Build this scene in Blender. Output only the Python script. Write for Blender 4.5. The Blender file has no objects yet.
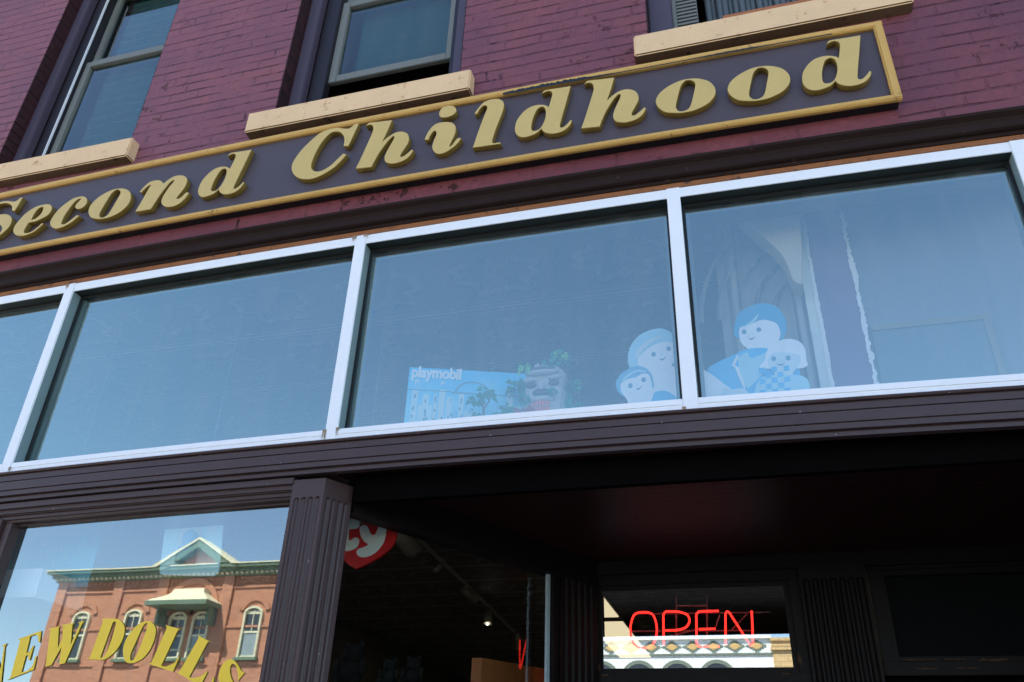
import bpy, bmesh, math, random, json
from mathutils import Vector, Matrix
random.seed(7)
DATA = json.loads(r'''{"sign":[["S",[[[-4.265,4.933,1],[-4.288,4.935,1],[-4.306,4.914,0],[-4.333,4.911,0],[-4.381,4.926,0],[-4.433,4.93,0],[-4.485,4.919,0],[-4.512,4.882,0],[-4.507,4.838,0],[-4.467,4.795,0],[-4.408,4.756,0],[-4.35,4.717,0],[-4.33,4.686,0],[-4.338,4.656,0],[-4.364,4.637,0],[-4.399,4.64,0],[-4.436,4.66,0],[-4.466,4.696,0],[-4.485,4.724,1],[-4.508,4.728,1],[-4.52,4.629,1],[-4.496,4.622,1],[-4.483,4.64,0],[-4.446,4.636,0],[-4.392,4.622,0],[-4.34,4.629,0],[-4.299,4.663,0],[-4.275,4.704,0],[-4.279,4.754,0],[-4.308,4.791,0],[-4.356,4.814,0],[-4.401,4.821,0],[-4.437,4.841,0],[-4.461,4.873,0],[-4.462,4.898,0],[-4.439,4.91,0],[-4.396,4.909,0],[-4.353,4.892,0],[-4.323,4.861,0],[-4.316,4.835,1],[-4.286,4.822,1]]]],["e",[[[-4.022,4.681,1],[-4.039,4.655,0],[-4.069,4.629,0],[-4.098,4.619,0],[-4.127,4.623,0],[-4.137,4.635,0],[-4.138,4.659,0],[-4.129,4.701,1],[-4.104,4.702,0],[-4.078,4.703,0],[-4.036,4.716,0],[-3.997,4.737,0],[-3.982,4.769,0],[-3.985,4.797,0],[-4.006,4.822,0],[-4.034,4.833,0],[-4.075,4.835,0],[-4.127,4.827,0],[-4.181,4.792,0],[-4.215,4.742,0],[-4.235,4.697,0],[-4.232,4.662,0],[-4.216,4.635,0],[-4.187,4.614,0],[-4.152,4.603,0],[-4.105,4.602,0],[-4.057,4.617,0],[-4.027,4.643,0],[-4.001,4.673,1]],[[-4.116,4.724,1],[-4.112,4.765,0],[-4.101,4.798,0],[-4.084,4.814,0],[-4.063,4.813,0],[-4.055,4.8,0],[-4.056,4.768,0],[-4.072,4.74,0],[-4.09,4.726,0]]]],["c",[[[-3.739,4.686,1],[-3.762,4.696,1],[-3.782,4.677,0],[-3.807,4.656,0],[-3.829,4.64,0],[-3.854,4.642,0],[-3.861,4.66,0],[-3.858,4.705,0],[-3.843,4.754,0],[-3.825,4.797,0],[-3.806,4.819,0],[-3.789,4.827,0],[-3.777,4.823,1],[-3.788,4.807,0],[-3.8,4.786,0],[-3.801,4.766,0],[-3.786,4.749,0],[-3.762,4.742,0],[-3.737,4.748,0],[-3.72,4.771,0],[-3.721,4.8,0],[-3.737,4.826,0],[-3.765,4.844,0],[-3.794,4.848,0],[-3.836,4.843,0],[-3.877,4.819,0],[-3.919,4.78,0],[-3.946,4.733,0],[-3.956,4.686,0],[-3.946,4.653,0],[-3.923,4.629,0],[-3.89,4.613,0],[-3.852,4.613,0],[-3.813,4.626,0],[-3.777,4.648,0]]]],["o",[[[-3.686,4.742,0],[-3.672,4.78,0],[-3.641,4.813,0],[-3.598,4.839,0],[-3.551,4.855,0],[-3.5,4.855,0],[-3.456,4.842,0],[-3.415,4.814,0],[-3.392,4.775,0],[-3.386,4.737,0],[-3.396,4.699,0],[-3.426,4.663,0],[-3.464,4.641,0],[-3.509,4.628,0],[-3.559,4.627,0],[-3.602,4.636,0],[-3.64,4.651,0],[-3.665,4.676,0],[-3.682,4.708,0]],[[-3.56,4.791,0],[-3.549,4.821,0],[-3.529,4.843,0],[-3.507,4.843,0],[-3.489,4.828,0],[-3.483,4.804,0],[-3.495,4.749,0],[-3.51,4.689,0],[-3.523,4.656,0],[-3.543,4.641,0],[-3.568,4.641,0],[-3.583,4.659,0],[-3.586,4.684,0],[-3.574,4.737,0]]]],["n",[[[-3.34,4.795,1],[-3.316,4.832,0],[-3.287,4.861,0],[-3.245,4.867,0],[-3.208,4.858,0],[-3.177,4.828,1],[-3.153,4.851,0],[-3.115,4.871,0],[-3.072,4.872,0],[-3.037,4.858,0],[-3.011,4.829,0],[-3.006,4.797,0],[-3.014,4.758,0],[-3.035,4.715,0],[-3.049,4.688,1],[-3.025,4.686,0],[-3.003,4.709,0],[-2.99,4.725,1],[-2.967,4.714,1],[-2.979,4.684,0],[-3.006,4.649,0],[-3.042,4.63,0],[-3.084,4.628,0],[-3.121,4.642,0],[-3.148,4.67,0],[-3.155,4.695,0],[-3.15,4.731,0],[-3.129,4.788,0],[-3.108,4.824,0],[-3.106,4.839,1],[-3.128,4.828,0],[-3.153,4.786,0],[-3.176,4.736,0],[-3.196,4.679,0],[-3.211,4.636,1],[-3.323,4.637,1],[-3.312,4.675,0],[-3.294,4.739,0],[-3.281,4.797,0],[-3.269,4.833,1],[-3.289,4.827,0],[-3.313,4.8,0],[-3.32,4.783,1]]]],["d",[[[-2.6043,4.9753,1],[-2.6273,4.8643,0],[-2.6503,4.7613,0],[-2.6623,4.6973,0],[-2.6573,4.6843,0],[-2.6413,4.6873,0],[-2.6203,4.7083,0],[-2.6083,4.7273,1],[-2.5983,4.7203,1],[-2.6093,4.6883,0],[-2.6373,4.6603,0],[-2.6743,4.6483,0],[-2.7153,4.6523,0],[-2.7473,4.6713,0],[-2.7643,4.6983,1],[-2.7893,4.6733,0],[-2.8263,4.6613,0],[-2.8623,4.6603,0],[-2.8903,4.6773,0],[-2.9073,4.7083,0],[-2.9103,4.7453,0],[-2.9003,4.7933,0],[-2.8743,4.8363,0],[-2.8393,4.8683,0],[-2.8013,4.8793,0],[-2.7643,4.8753,0],[-2.7363,4.8613,0],[-2.7263,4.8503,1],[-2.7163,4.8903,0],[-2.7083,4.9343,0],[-2.7123,4.9563,0],[-2.7323,4.9673,0],[-2.7553,4.9593,0],[-2.7653,4.9553,1],[-2.7523,4.9773,0],[-2.7243,4.9793,0],[-2.6633,4.9763,0]],[[-2.7663,4.8573,0],[-2.7873,4.8453,0],[-2.8043,4.8033,0],[-2.8153,4.7523,0],[-2.8163,4.7073,0],[-2.8003,4.6943,0],[-2.7753,4.7013,0],[-2.7563,4.7313,0],[-2.7433,4.7773,0],[-2.7423,4.8233,0],[-2.7503,4.8483,0]]]],["C",[[[-1.958,4.795,1],[-1.982,4.806,1],[-2.016,4.768,0],[-2.054,4.728,0],[-2.094,4.706,0],[-2.131,4.705,0],[-2.16,4.724,0],[-2.173,4.758,0],[-2.168,4.819,0],[-2.147,4.894,0],[-2.119,4.951,0],[-2.087,4.985,0],[-2.058,4.989,0],[-2.026,4.977,0],[-2.003,4.948,0],[-1.99,4.908,0],[-1.99,4.864,1],[-1.956,4.853,1],[-1.913,5.018,1],[-1.936,5.026,1],[-1.963,5.002,0],[-1.98,4.997,0],[-2.008,5.005,0],[-2.055,5.021,0],[-2.108,5.02,0],[-2.165,4.999,0],[-2.223,4.943,0],[-2.272,4.877,0],[-2.301,4.807,0],[-2.3,4.758,0],[-2.276,4.71,0],[-2.236,4.675,0],[-2.189,4.657,0],[-2.137,4.655,0],[-2.082,4.674,0],[-2.029,4.706,0],[-1.988,4.749,0]]]],["h",[[[-1.703,4.998,1],[-1.721,4.923,0],[-1.744,4.843,1],[-1.72,4.867,0],[-1.688,4.888,0],[-1.657,4.896,0],[-1.627,4.891,0],[-1.597,4.869,0],[-1.582,4.831,0],[-1.585,4.795,0],[-1.602,4.757,0],[-1.62,4.72,0],[-1.619,4.704,0],[-1.604,4.704,0],[-1.579,4.723,0],[-1.56,4.743,1],[-1.548,4.736,1],[-1.562,4.702,0],[-1.593,4.673,0],[-1.636,4.661,0],[-1.671,4.663,0],[-1.704,4.679,0],[-1.718,4.707,0],[-1.716,4.744,0],[-1.697,4.798,0],[-1.679,4.843,0],[-1.676,4.864,1],[-1.686,4.866,0],[-1.708,4.842,0],[-1.734,4.798,0],[-1.76,4.746,0],[-1.789,4.663,1],[-1.887,4.673,1],[-1.865,4.747,0],[-1.838,4.85,0],[-1.818,4.931,0],[-1.819,4.97,0],[-1.83,4.988,0],[-1.849,4.993,0],[-1.865,4.986,1],[-1.855,5.007,0],[-1.836,5.011,0],[-1.773,5.004,0]]]],["i",[[[-1.489,4.797,1],[-1.477,4.843,0],[-1.45,4.889,0],[-1.415,4.907,0],[-1.368,4.904,0],[-1.331,4.887,0],[-1.311,4.856,0],[-1.308,4.817,0],[-1.318,4.774,0],[-1.332,4.732,0],[-1.336,4.715,1],[-1.322,4.724,0],[-1.306,4.752,0],[-1.292,4.769,1],[-1.271,4.76,1],[-1.285,4.734,0],[-1.308,4.708,0],[-1.341,4.684,0],[-1.376,4.671,0],[-1.407,4.678,0],[-1.429,4.703,0],[-1.439,4.734,0],[-1.435,4.775,0],[-1.423,4.817,0],[-1.424,4.84,0],[-1.434,4.851,0],[-1.448,4.839,0],[-1.459,4.813,0],[-1.462,4.789,1]],[[-1.418,4.968,0],[-1.415,5.001,0],[-1.396,5.024,0],[-1.362,5.027,0],[-1.332,5.013,0],[-1.315,4.983,0],[-1.318,4.961,0],[-1.34,4.943,0],[-1.371,4.937,0],[-1.397,4.942,0],[-1.411,4.953,0]]]],["l",[[[-1.208,4.926,1],[-1.187,4.964,0],[-1.158,5.0,0],[-1.118,5.012,0],[-1.077,5.007,0],[-1.049,4.986,0],[-1.037,4.953,0],[-1.043,4.902,0],[-1.06,4.841,0],[-1.081,4.763,0],[-1.093,4.699,1],[-1.088,4.684,0],[-1.068,4.682,0],[-1.048,4.681,1],[-1.044,4.668,1],[-1.126,4.671,0],[-1.203,4.674,1],[-1.197,4.701,0],[-1.177,4.792,0],[-1.152,4.889,0],[-1.136,4.945,0],[-1.139,4.965,0],[-1.152,4.974,0],[-1.169,4.963,0],[-1.185,4.934,0],[-1.191,4.917,1]]]],["d",[[[-0.6657,5.0003,1],[-0.6887,4.8893,0],[-0.7117,4.7863,0],[-0.7237,4.7223,0],[-0.7187,4.7093,0],[-0.7027,4.7123,0],[-0.6817,4.7333,0],[-0.6697,4.7523,1],[-0.6597,4.7453,1],[-0.6707,4.7133,0],[-0.6987,4.6853,0],[-0.7357,4.6733,0],[-0.7767,4.6773,0],[-0.8087,4.6963,0],[-0.8257,4.7233,1],[-0.8507,4.6983,0],[-0.8877,4.6863,0],[-0.9237,4.6853,0],[-0.9517,4.7023,0],[-0.9687,4.7333,0],[-0.9717,4.7703,0],[-0.9617,4.8183,0],[-0.9357,4.8613,0],[-0.9007,4.8933,0],[-0.8627,4.9043,0],[-0.8257,4.9003,0],[-0.7977,4.8863,0],[-0.7877,4.8753,1],[-0.7777,4.9153,0],[-0.7697,4.9593,0],[-0.7737,4.9813,0],[-0.7937,4.9923,0],[-0.8167,4.9843,0],[-0.8267,4.9803,1],[-0.8137,5.0023,0],[-0.7857,5.0043,0],[-0.7247,5.0013,0]],[[-0.8277,4.8823,0],[-0.8487,4.8703,0],[-0.8657,4.8283,0],[-0.8767,4.7773,0],[-0.8777,4.7323,0],[-0.8617,4.7193,0],[-0.8367,4.7263,0],[-0.8177,4.7563,0],[-0.8047,4.8023,0],[-0.8037,4.8483,0],[-0.8117,4.8733,0]]]],["h",[[[-0.43,5.001,1],[-0.448,4.926,0],[-0.471,4.846,1],[-0.447,4.87,0],[-0.415,4.891,0],[-0.384,4.899,0],[-0.354,4.894,0],[-0.324,4.872,0],[-0.309,4.834,0],[-0.312,4.798,0],[-0.329,4.76,0],[-0.347,4.723,0],[-0.346,4.707,0],[-0.331,4.707,0],[-0.306,4.726,0],[-0.287,4.746,1],[-0.275,4.739,1],[-0.289,4.705,0],[-0.32,4.676,0],[-0.363,4.664,0],[-0.398,4.666,0],[-0.431,4.682,0],[-0.445,4.71,0],[-0.443,4.747,0],[-0.424,4.801,0],[-0.406,4.846,0],[-0.403,4.867,1],[-0.413,4.869,0],[-0.435,4.845,0],[-0.461,4.801,0],[-0.487,4.749,0],[-0.516,4.666,1],[-0.614,4.676,1],[-0.592,4.75,0],[-0.565,4.853,0],[-0.545,4.934,0],[-0.546,4.973,0],[-0.557,4.991,0],[-0.576,4.996,0],[-0.592,4.989,1],[-0.582,5.01,0],[-0.563,5.014,0],[-0.5,5.007,0]]]],["o",[[[-0.225,4.7763,0],[-0.211,4.8143,0],[-0.18,4.8473,0],[-0.137,4.8733,0],[-0.09,4.8893,0],[-0.039,4.8893,0],[0.005,4.8763,0],[0.046,4.8483,0],[0.069,4.8093,0],[0.075,4.7713,0],[0.065,4.7333,0],[0.035,4.6973,0],[-0.003,4.6753,0],[-0.048,4.6623,0],[-0.098,4.6613,0],[-0.141,4.6703,0],[-0.179,4.6853,0],[-0.204,4.7103,0],[-0.221,4.7423,0]],[[-0.099,4.8253,0],[-0.088,4.8553,0],[-0.068,4.8773,0],[-0.046,4.8773,0],[-0.028,4.8623,0],[-0.022,4.8383,0],[-0.034,4.7833,0],[-0.049,4.7233,0],[-0.062,4.6903,0],[-0.082,4.6753,0],[-0.107,4.6753,0],[-0.122,4.6933,0],[-0.125,4.7183,0],[-0.113,4.7713,0]]]],["o",[[[0.131,4.77,0],[0.145,4.808,0],[0.176,4.841,0],[0.219,4.867,0],[0.266,4.883,0],[0.317,4.883,0],[0.361,4.87,0],[0.402,4.842,0],[0.425,4.803,0],[0.431,4.765,0],[0.421,4.727,0],[0.391,4.691,0],[0.353,4.669,0],[0.308,4.656,0],[0.258,4.655,0],[0.215,4.664,0],[0.177,4.679,0],[0.152,4.704,0],[0.135,4.736,0]],[[0.257,4.819,0],[0.268,4.849,0],[0.288,4.871,0],[0.31,4.871,0],[0.328,4.856,0],[0.334,4.832,0],[0.322,4.777,0],[0.307,4.717,0],[0.294,4.684,0],[0.274,4.669,0],[0.249,4.669,0],[0.234,4.687,0],[0.231,4.712,0],[0.243,4.765,0]]]],["d",[[[0.787,4.97,1],[0.764,4.859,0],[0.741,4.756,0],[0.729,4.692,0],[0.734,4.679,0],[0.75,4.682,0],[0.771,4.703,0],[0.783,4.722,1],[0.793,4.715,1],[0.782,4.683,0],[0.754,4.655,0],[0.717,4.643,0],[0.676,4.647,0],[0.644,4.666,0],[0.627,4.693,1],[0.602,4.668,0],[0.565,4.656,0],[0.529,4.655,0],[0.501,4.672,0],[0.484,4.703,0],[0.481,4.74,0],[0.491,4.788,0],[0.517,4.831,0],[0.552,4.863,0],[0.59,4.874,0],[0.627,4.87,0],[0.655,4.856,0],[0.665,4.845,1],[0.675,4.885,0],[0.683,4.929,0],[0.679,4.951,0],[0.659,4.962,0],[0.636,4.954,0],[0.626,4.95,1],[0.639,4.972,0],[0.667,4.974,0],[0.728,4.971,0]],[[0.625,4.852,0],[0.604,4.84,0],[0.587,4.798,0],[0.576,4.747,0],[0.575,4.702,0],[0.591,4.689,0],[0.616,4.696,0],[0.635,4.726,0],[0.648,4.772,0],[0.649,4.818,0],[0.641,4.843,0]]]]],"vinyl":[["N",[[[-3.45,2.221,1],[-3.476,2.208,1],[-3.461,2.203,1],[-3.438,2.104,1],[-3.507,2.194,1],[-3.563,2.171,1],[-3.547,2.164,1],[-3.533,2.013,1],[-3.549,1.999,1],[-3.506,2.013,1],[-3.52,2.017,1],[-3.531,2.133,1],[-3.418,2.022,1],[-3.404,2.024,1],[-3.456,2.206,1]]]],["E",[[[-3.391,2.238,1],[-3.271,2.274,1],[-3.259,2.219,1],[-3.269,2.224,1],[-3.279,2.248,1],[-3.299,2.258,1],[-3.326,2.249,1],[-3.319,2.175,1],[-3.304,2.179,1],[-3.293,2.208,1],[-3.289,2.208,1],[-3.286,2.142,1],[-3.296,2.145,1],[-3.302,2.164,1],[-3.316,2.164,1],[-3.313,2.09,1],[-3.28,2.096,1],[-3.26,2.121,1],[-3.26,2.161,1],[-3.253,2.158,1],[-3.247,2.101,1],[-3.381,2.056,1],[-3.367,2.067,1],[-3.377,2.231,1]]]],["W",[[[-3.232,2.281,1],[-3.168,2.294,1],[-3.176,2.287,1],[-3.147,2.194,1],[-3.136,2.236,1],[-3.154,2.293,1],[-3.164,2.296,1],[-3.096,2.306,1],[-3.102,2.297,1],[-3.079,2.207,1],[-3.061,2.301,1],[-3.072,2.307,1],[-3.039,2.314,1],[-3.049,2.301,1],[-3.083,2.127,1],[-3.112,2.123,1],[-3.128,2.199,1],[-3.155,2.12,1],[-3.185,2.114,1],[-3.22,2.276,1]]]],["D",[[[-2.943,2.32,1],[-2.867,2.32,0],[-2.833,2.308,0],[-2.809,2.284,0],[-2.8,2.257,0],[-2.802,2.221,0],[-2.821,2.179,0],[-2.851,2.151,0],[-2.88,2.14,0],[-2.967,2.145,1],[-2.953,2.152,1],[-2.934,2.311,1]],[[-2.878,2.304,1],[-2.866,2.307,0],[-2.859,2.297,0],[-2.86,2.227,0],[-2.87,2.17,0],[-2.883,2.15,0],[-2.896,2.15,1]]]],["O",[[[-2.783,2.181,0],[-2.783,2.22,0],[-2.763,2.262,0],[-2.728,2.296,0],[-2.692,2.305,0],[-2.661,2.297,0],[-2.636,2.27,0],[-2.63,2.233,0],[-2.638,2.187,0],[-2.664,2.147,0],[-2.702,2.127,0],[-2.74,2.126,0],[-2.765,2.143,0]],[[-2.733,2.142,0],[-2.737,2.168,0],[-2.724,2.219,0],[-2.713,2.266,0],[-2.704,2.29,0],[-2.69,2.297,0],[-2.683,2.284,0],[-2.689,2.229,0],[-2.699,2.178,0],[-2.711,2.145,0],[-2.724,2.135,0]]]],["L",[[[-2.589,2.286,1],[-2.504,2.266,1],[-2.517,2.262,1],[-2.562,2.112,1],[-2.536,2.108,1],[-2.496,2.124,1],[-2.481,2.149,1],[-2.478,2.147,1],[-2.494,2.087,1],[-2.629,2.121,1],[-2.616,2.126,1],[-2.577,2.274,1]]]],["L",[[[-2.405,2.238,1],[-2.332,2.208,1],[-2.349,2.21,1],[-2.406,2.064,1],[-2.381,2.06,1],[-2.346,2.068,1],[-2.324,2.088,1],[-2.32,2.084,1],[-2.341,2.027,1],[-2.478,2.087,1],[-2.461,2.087,1],[-2.4,2.227,1]]]],["S",[[[-2.135,2.082,1],[-2.163,2.046,1],[-2.167,2.074,0],[-2.185,2.109,0],[-2.203,2.117,0],[-2.211,2.105,0],[-2.204,2.074,0],[-2.18,2.04,0],[-2.159,2.014,0],[-2.156,1.981,0],[-2.182,1.956,0],[-2.223,1.956,0],[-2.251,1.964,0],[-2.273,1.947,1],[-2.3,1.951,1],[-2.287,2.067,1],[-2.279,2.057,1],[-2.274,2.015,0],[-2.245,1.981,0],[-2.21,1.968,0],[-2.193,1.981,0],[-2.204,2.006,0],[-2.236,2.031,0],[-2.257,2.057,0],[-2.26,2.079,0],[-2.253,2.114,0],[-2.231,2.134,0],[-2.204,2.133,0],[-2.18,2.117,0],[-2.152,2.088,0]]]]],"heart":[[-1.884,2.615,1],[-1.82,2.64,0],[-1.749,2.68,0],[-1.701,2.727,0],[-1.686,2.776,0],[-1.701,2.827,0],[-1.741,2.863,0],[-1.79,2.874,0],[-1.843,2.863,0],[-1.884,2.831,1],[-1.923,2.868,0],[-1.982,2.894,0],[-2.037,2.891,0],[-2.068,2.852,0],[-2.066,2.795,0],[-2.025,2.731,0],[-1.967,2.673,0],[-1.926,2.639,0]],"ty_y":[[-1.887,2.816,0],[-1.88,2.83,0],[-1.859,2.834,0],[-1.842,2.82,0],[-1.826,2.791,0],[-1.81,2.78,0],[-1.796,2.786,0],[-1.786,2.814,0],[-1.778,2.839,0],[-1.761,2.844,0],[-1.744,2.826,0],[-1.74,2.795,0],[-1.746,2.745,0],[-1.768,2.708,0],[-1.8,2.682,0],[-1.84,2.67,0],[-1.874,2.677,0],[-1.888,2.697,0],[-1.879,2.713,0],[-1.853,2.72,0],[-1.831,2.733,0],[-1.854,2.75,0],[-1.876,2.779,0]],"ty_t":[[-2.002,2.911,0],[-1.969,2.904,0],[-1.953,2.877,0],[-1.909,2.866,0],[-1.891,2.845,0],[-1.897,2.822,0],[-1.926,2.817,0],[-1.946,2.816,1],[-1.939,2.76,0],[-1.925,2.762,0],[-1.911,2.771,0],[-1.892,2.769,0],[-1.881,2.752,0],[-1.889,2.724,0],[-1.917,2.709,0],[-1.953,2.706,0],[-1.979,2.723,0],[-1.991,2.762,0],[-2.0,2.819,1],[-2.026,2.826,0],[-2.036,2.85,0],[-2.027,2.872,0],[-2.005,2.874,1]],"neon":[["O",[[[-0.65,2.649,0],[-0.708,2.633,0],[-0.733,2.551,0],[-0.714,2.472,0],[-0.66,2.449,0],[-0.605,2.47,0],[-0.579,2.548,0],[-0.596,2.63,0]],1]],["P",[[[-0.544,2.463,0],[-0.538,2.631,0],[-0.524,2.651,0],[-0.439,2.647,0],[-0.396,2.628,0],[-0.386,2.593,0],[-0.41,2.557,0],[-0.457,2.544,0],[-0.534,2.544,0]],0]],["E",[[[-0.22,2.646,0],[-0.334,2.646,0],[-0.349,2.629,0],[-0.358,2.467,0],[-0.349,2.453,0],[-0.233,2.452,0]],0],[[[-0.341,2.547,0],[-0.247,2.548,0]],0]],["N",[[[-0.199,2.458,0],[-0.185,2.629,0],[-0.174,2.644,0],[-0.162,2.634,0],[-0.063,2.452,0],[-0.05,2.459,0],[-0.038,2.642,0]],0]]],"neonframe":[[[-0.458,2.746,0],[-0.475,2.493,0]],[[-0.282,2.741,0],[-0.301,2.502,0]],[[-0.462,2.69,0],[-0.286,2.685,0]],[[-0.725,2.647,0],[0.064,2.64,0]],[[-0.729,2.549,0],[-0.036,2.541,0]],[[-0.524,2.514,0],[-0.352,2.553,0]],[[-0.219,2.63,0],[-0.248,2.562,0]],[[-0.159,2.546,0],[-0.065,2.634,0]]],"cut":{"mother_hair":[0.222,[[-0.461,3.435,1],[-0.465,3.489,0],[-0.449,3.548,0],[-0.409,3.596,0],[-0.354,3.621,0],[-0.3,3.623,0],[-0.257,3.595,0],[-0.231,3.548,0],[-0.226,3.486,0],[-0.245,3.429,0],[-0.373,3.384,0],[-0.434,3.374,1]]],"mother_body":[0.2128,[[-0.42,3.461,0],[-0.389,3.499,0],[-0.342,3.532,0],[-0.289,3.544,0],[-0.248,3.531,0],[-0.233,3.499,0],[-0.242,3.458,0],[-0.267,3.414,1],[-0.223,3.403,0],[-0.151,3.398,1],[-0.09,3.35,0],[-0.042,3.298,0],[-0.001,3.254,0],[0.029,3.207,1],[0.017,3.085,1],[-0.243,3.108,1],[-0.421,3.124,1],[-0.357,3.246,0],[-0.373,3.363,0],[-0.408,3.417,0]]],"mother_dress":[0.2112,[[-0.38,3.221,1],[-0.351,3.281,0],[-0.303,3.288,0],[-0.262,3.26,0],[-0.222,3.215,0],[-0.169,3.163,0],[-0.202,3.104,1],[-0.399,3.121,1]]],"boy_hair":[0.2096,[[-0.477,3.268,1],[-0.513,3.301,0],[-0.525,3.34,0],[-0.516,3.372,0],[-0.483,3.407,0],[-0.43,3.428,0],[-0.385,3.415,0],[-0.357,3.376,0],[-0.35,3.324,0],[-0.353,3.309,1],[-0.45,3.286,1]]],"boy_face":[0.208,[[-0.477,3.265,1],[-0.501,3.307,0],[-0.499,3.344,0],[-0.462,3.366,0],[-0.428,3.37,0],[-0.4,3.384,0],[-0.372,3.377,0],[-0.36,3.342,0],[-0.359,3.309,1],[-0.35,3.292,0],[-0.355,3.268,0],[-0.372,3.229,1],[-0.425,3.186,1],[-0.467,3.23,1]]],"boy_shirt":[0.2064,[[-0.534,3.195,1],[-0.466,3.236,0],[-0.423,3.225,0],[-0.379,3.217,0],[-0.352,3.178,0],[-0.356,3.115,1],[-0.558,3.133,1]]],"father_hair":[0.222,[[0.028,3.551,1],[0.038,3.606,0],[0.063,3.661,0],[0.11,3.688,0],[0.163,3.7,0],[0.223,3.679,0],[0.255,3.625,0],[0.262,3.567,0],[0.245,3.509,0],[0.214,3.481,1],[0.064,3.518,1],[0.038,3.531,0]]],"father_face":[0.218,[[0.052,3.55,0],[0.061,3.58,0],[0.103,3.591,0],[0.152,3.606,0],[0.183,3.602,0],[0.219,3.58,0],[0.231,3.541,0],[0.224,3.5,0],[0.198,3.472,0],[0.173,3.456,1],[0.162,3.422,1],[0.075,3.432,1],[0.079,3.468,1],[0.055,3.503,0]]],"father_coat":[0.216,[[-0.105,3.379,0],[-0.055,3.41,0],[0.006,3.434,0],[0.078,3.462,0],[0.166,3.454,0],[0.22,3.405,0],[0.287,3.344,0],[0.259,3.109,1],[0.003,3.133,1],[-0.044,3.275,0],[-0.085,3.332,0]]],"father_shirt":[0.2144,[[0.033,3.421,1],[0.076,3.443,0],[0.092,3.414,0],[0.164,3.438,1],[0.146,3.35,0],[0.061,3.263,1],[0.037,3.318,0]]],"girl_hair":[0.2096,[[0.124,3.359,0],[0.147,3.392,0],[0.16,3.435,0],[0.199,3.476,0],[0.257,3.489,0],[0.304,3.47,0],[0.324,3.425,0],[0.321,3.372,0],[0.324,3.349,0],[0.301,3.337,0],[0.212,3.34,0]]],"girl_face":[0.208,[[0.162,3.394,1],[0.185,3.422,0],[0.245,3.42,0],[0.294,3.401,0],[0.297,3.374,0],[0.279,3.341,0],[0.257,3.317,1],[0.258,3.291,1],[0.174,3.3,1],[0.181,3.325,0],[0.163,3.363,0]]],"girl_shirt":[0.2064,[[0.054,3.124,1],[0.091,3.256,0],[0.118,3.301,0],[0.164,3.313,0],[0.267,3.304,0],[0.308,3.284,0],[0.317,3.245,0],[0.297,3.101,1]]],"mother_hand":[0.205,[[-0.055,3.235,0],[-0.04,3.269,0],[-0.007,3.261,0],[0.039,3.261,0],[0.062,3.232,0],[0.057,3.19,0],[0.013,3.16,0],[-0.044,3.183,0]]]},"shine":{"mother_shine":[[-0.432,3.494,0],[-0.404,3.538,0],[-0.356,3.572,0],[-0.309,3.584,0],[-0.299,3.575,0],[-0.342,3.553,0],[-0.386,3.519,0],[-0.418,3.475,0]],"boy_shine":[[-0.496,3.358,0],[-0.469,3.388,0],[-0.423,3.407,0],[-0.382,3.397,0],[-0.386,3.391,0],[-0.427,3.396,0],[-0.462,3.377,0],[-0.489,3.348,0]]},"eyes":{"mother":[0.2128,[-0.343,3.482],[-0.272,3.504]],"boy":[0.208,[-0.457,3.328],[-0.395,3.352]],"father":[0.218,[0.074,3.554],[0.14,3.557]],"girl":[0.208,[0.186,3.395],[0.247,3.391]]},"check":[[0.109,3.219]],"mouth":{"mother":[0.2128,[-0.32,3.458],[-0.303,3.449],[-0.286,3.467]],"boy":[0.208,[-0.434,3.31],[-0.42,3.307],[-0.402,3.323]],"father":[0.218,[0.087,3.528],[0.101,3.511],[0.122,3.524]],"girl":[0.208,[0.193,3.37],[0.212,3.36],[0.23,3.367]]},"corbel":[[0.108,4.348,1],[0.422,4.29,1],[0.375,3.863,1],[0.335,3.895,0],[0.303,4.049,0],[0.203,4.212,0]]}''')
scn = bpy.context.scene
COL = scn.collection

# ------------------------------------------------------------------ materials
def nd(nt, t, **kw):
    n = nt.nodes.new(t)
    for k, v in kw.items():
        setattr(n, k, v)
    return n
def base(name):
    m = bpy.data.materials.new(name); m.use_nodes = True
    nt = m.node_tree; nt.nodes.clear()
    out = nd(nt, 'ShaderNodeOutputMaterial')
    p = nd(nt, 'ShaderNodeBsdfPrincipled')
    nt.links.new(p.outputs[0], out.inputs[0])
    return m, nt, p, out
def c4(c): return (c[0], c[1], c[2], 1)
def srgb(r, g, b):
    f = lambda v: (v/255/12.92) if v <= 10 else ((v/255+.055)/1.055)**2.4
    return (f(r), f(g), f(b))
def mathn(nt, op, a, b=None, c=None):
    n = nd(nt, 'ShaderNodeMath', operation=op)
    for i, v in enumerate((a, b, c)):
        if v is None: continue
        if isinstance(v, (int, float)): n.inputs[i].default_value = v
        else: nt.links.new(v, n.inputs[i])
    return n.outputs[0]
def mixc(nt, fac, a, b, mode='MIX'):
    n = nd(nt, 'ShaderNodeMix', data_type='RGBA', blend_type=mode)
    for sock, v in ((n.inputs[0], fac), (n.inputs[6], a), (n.inputs[7], b)):
        if isinstance(v, (int, float)): sock.default_value = v
        elif isinstance(v, tuple): sock.default_value = c4(v)
        else: nt.links.new(v, sock)
    return n.outputs[2]
def noise(nt, vec, scale, detail=4, rough=.6):
    n = nd(nt, 'ShaderNodeTexNoise'); n.inputs['Scale'].default_value = scale
    n.inputs['Detail'].default_value = detail; n.inputs['Roughness'].default_value = rough
    if vec is not None: nt.links.new(vec, n.inputs['Vector'])
    return n.outputs['Fac']
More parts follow.
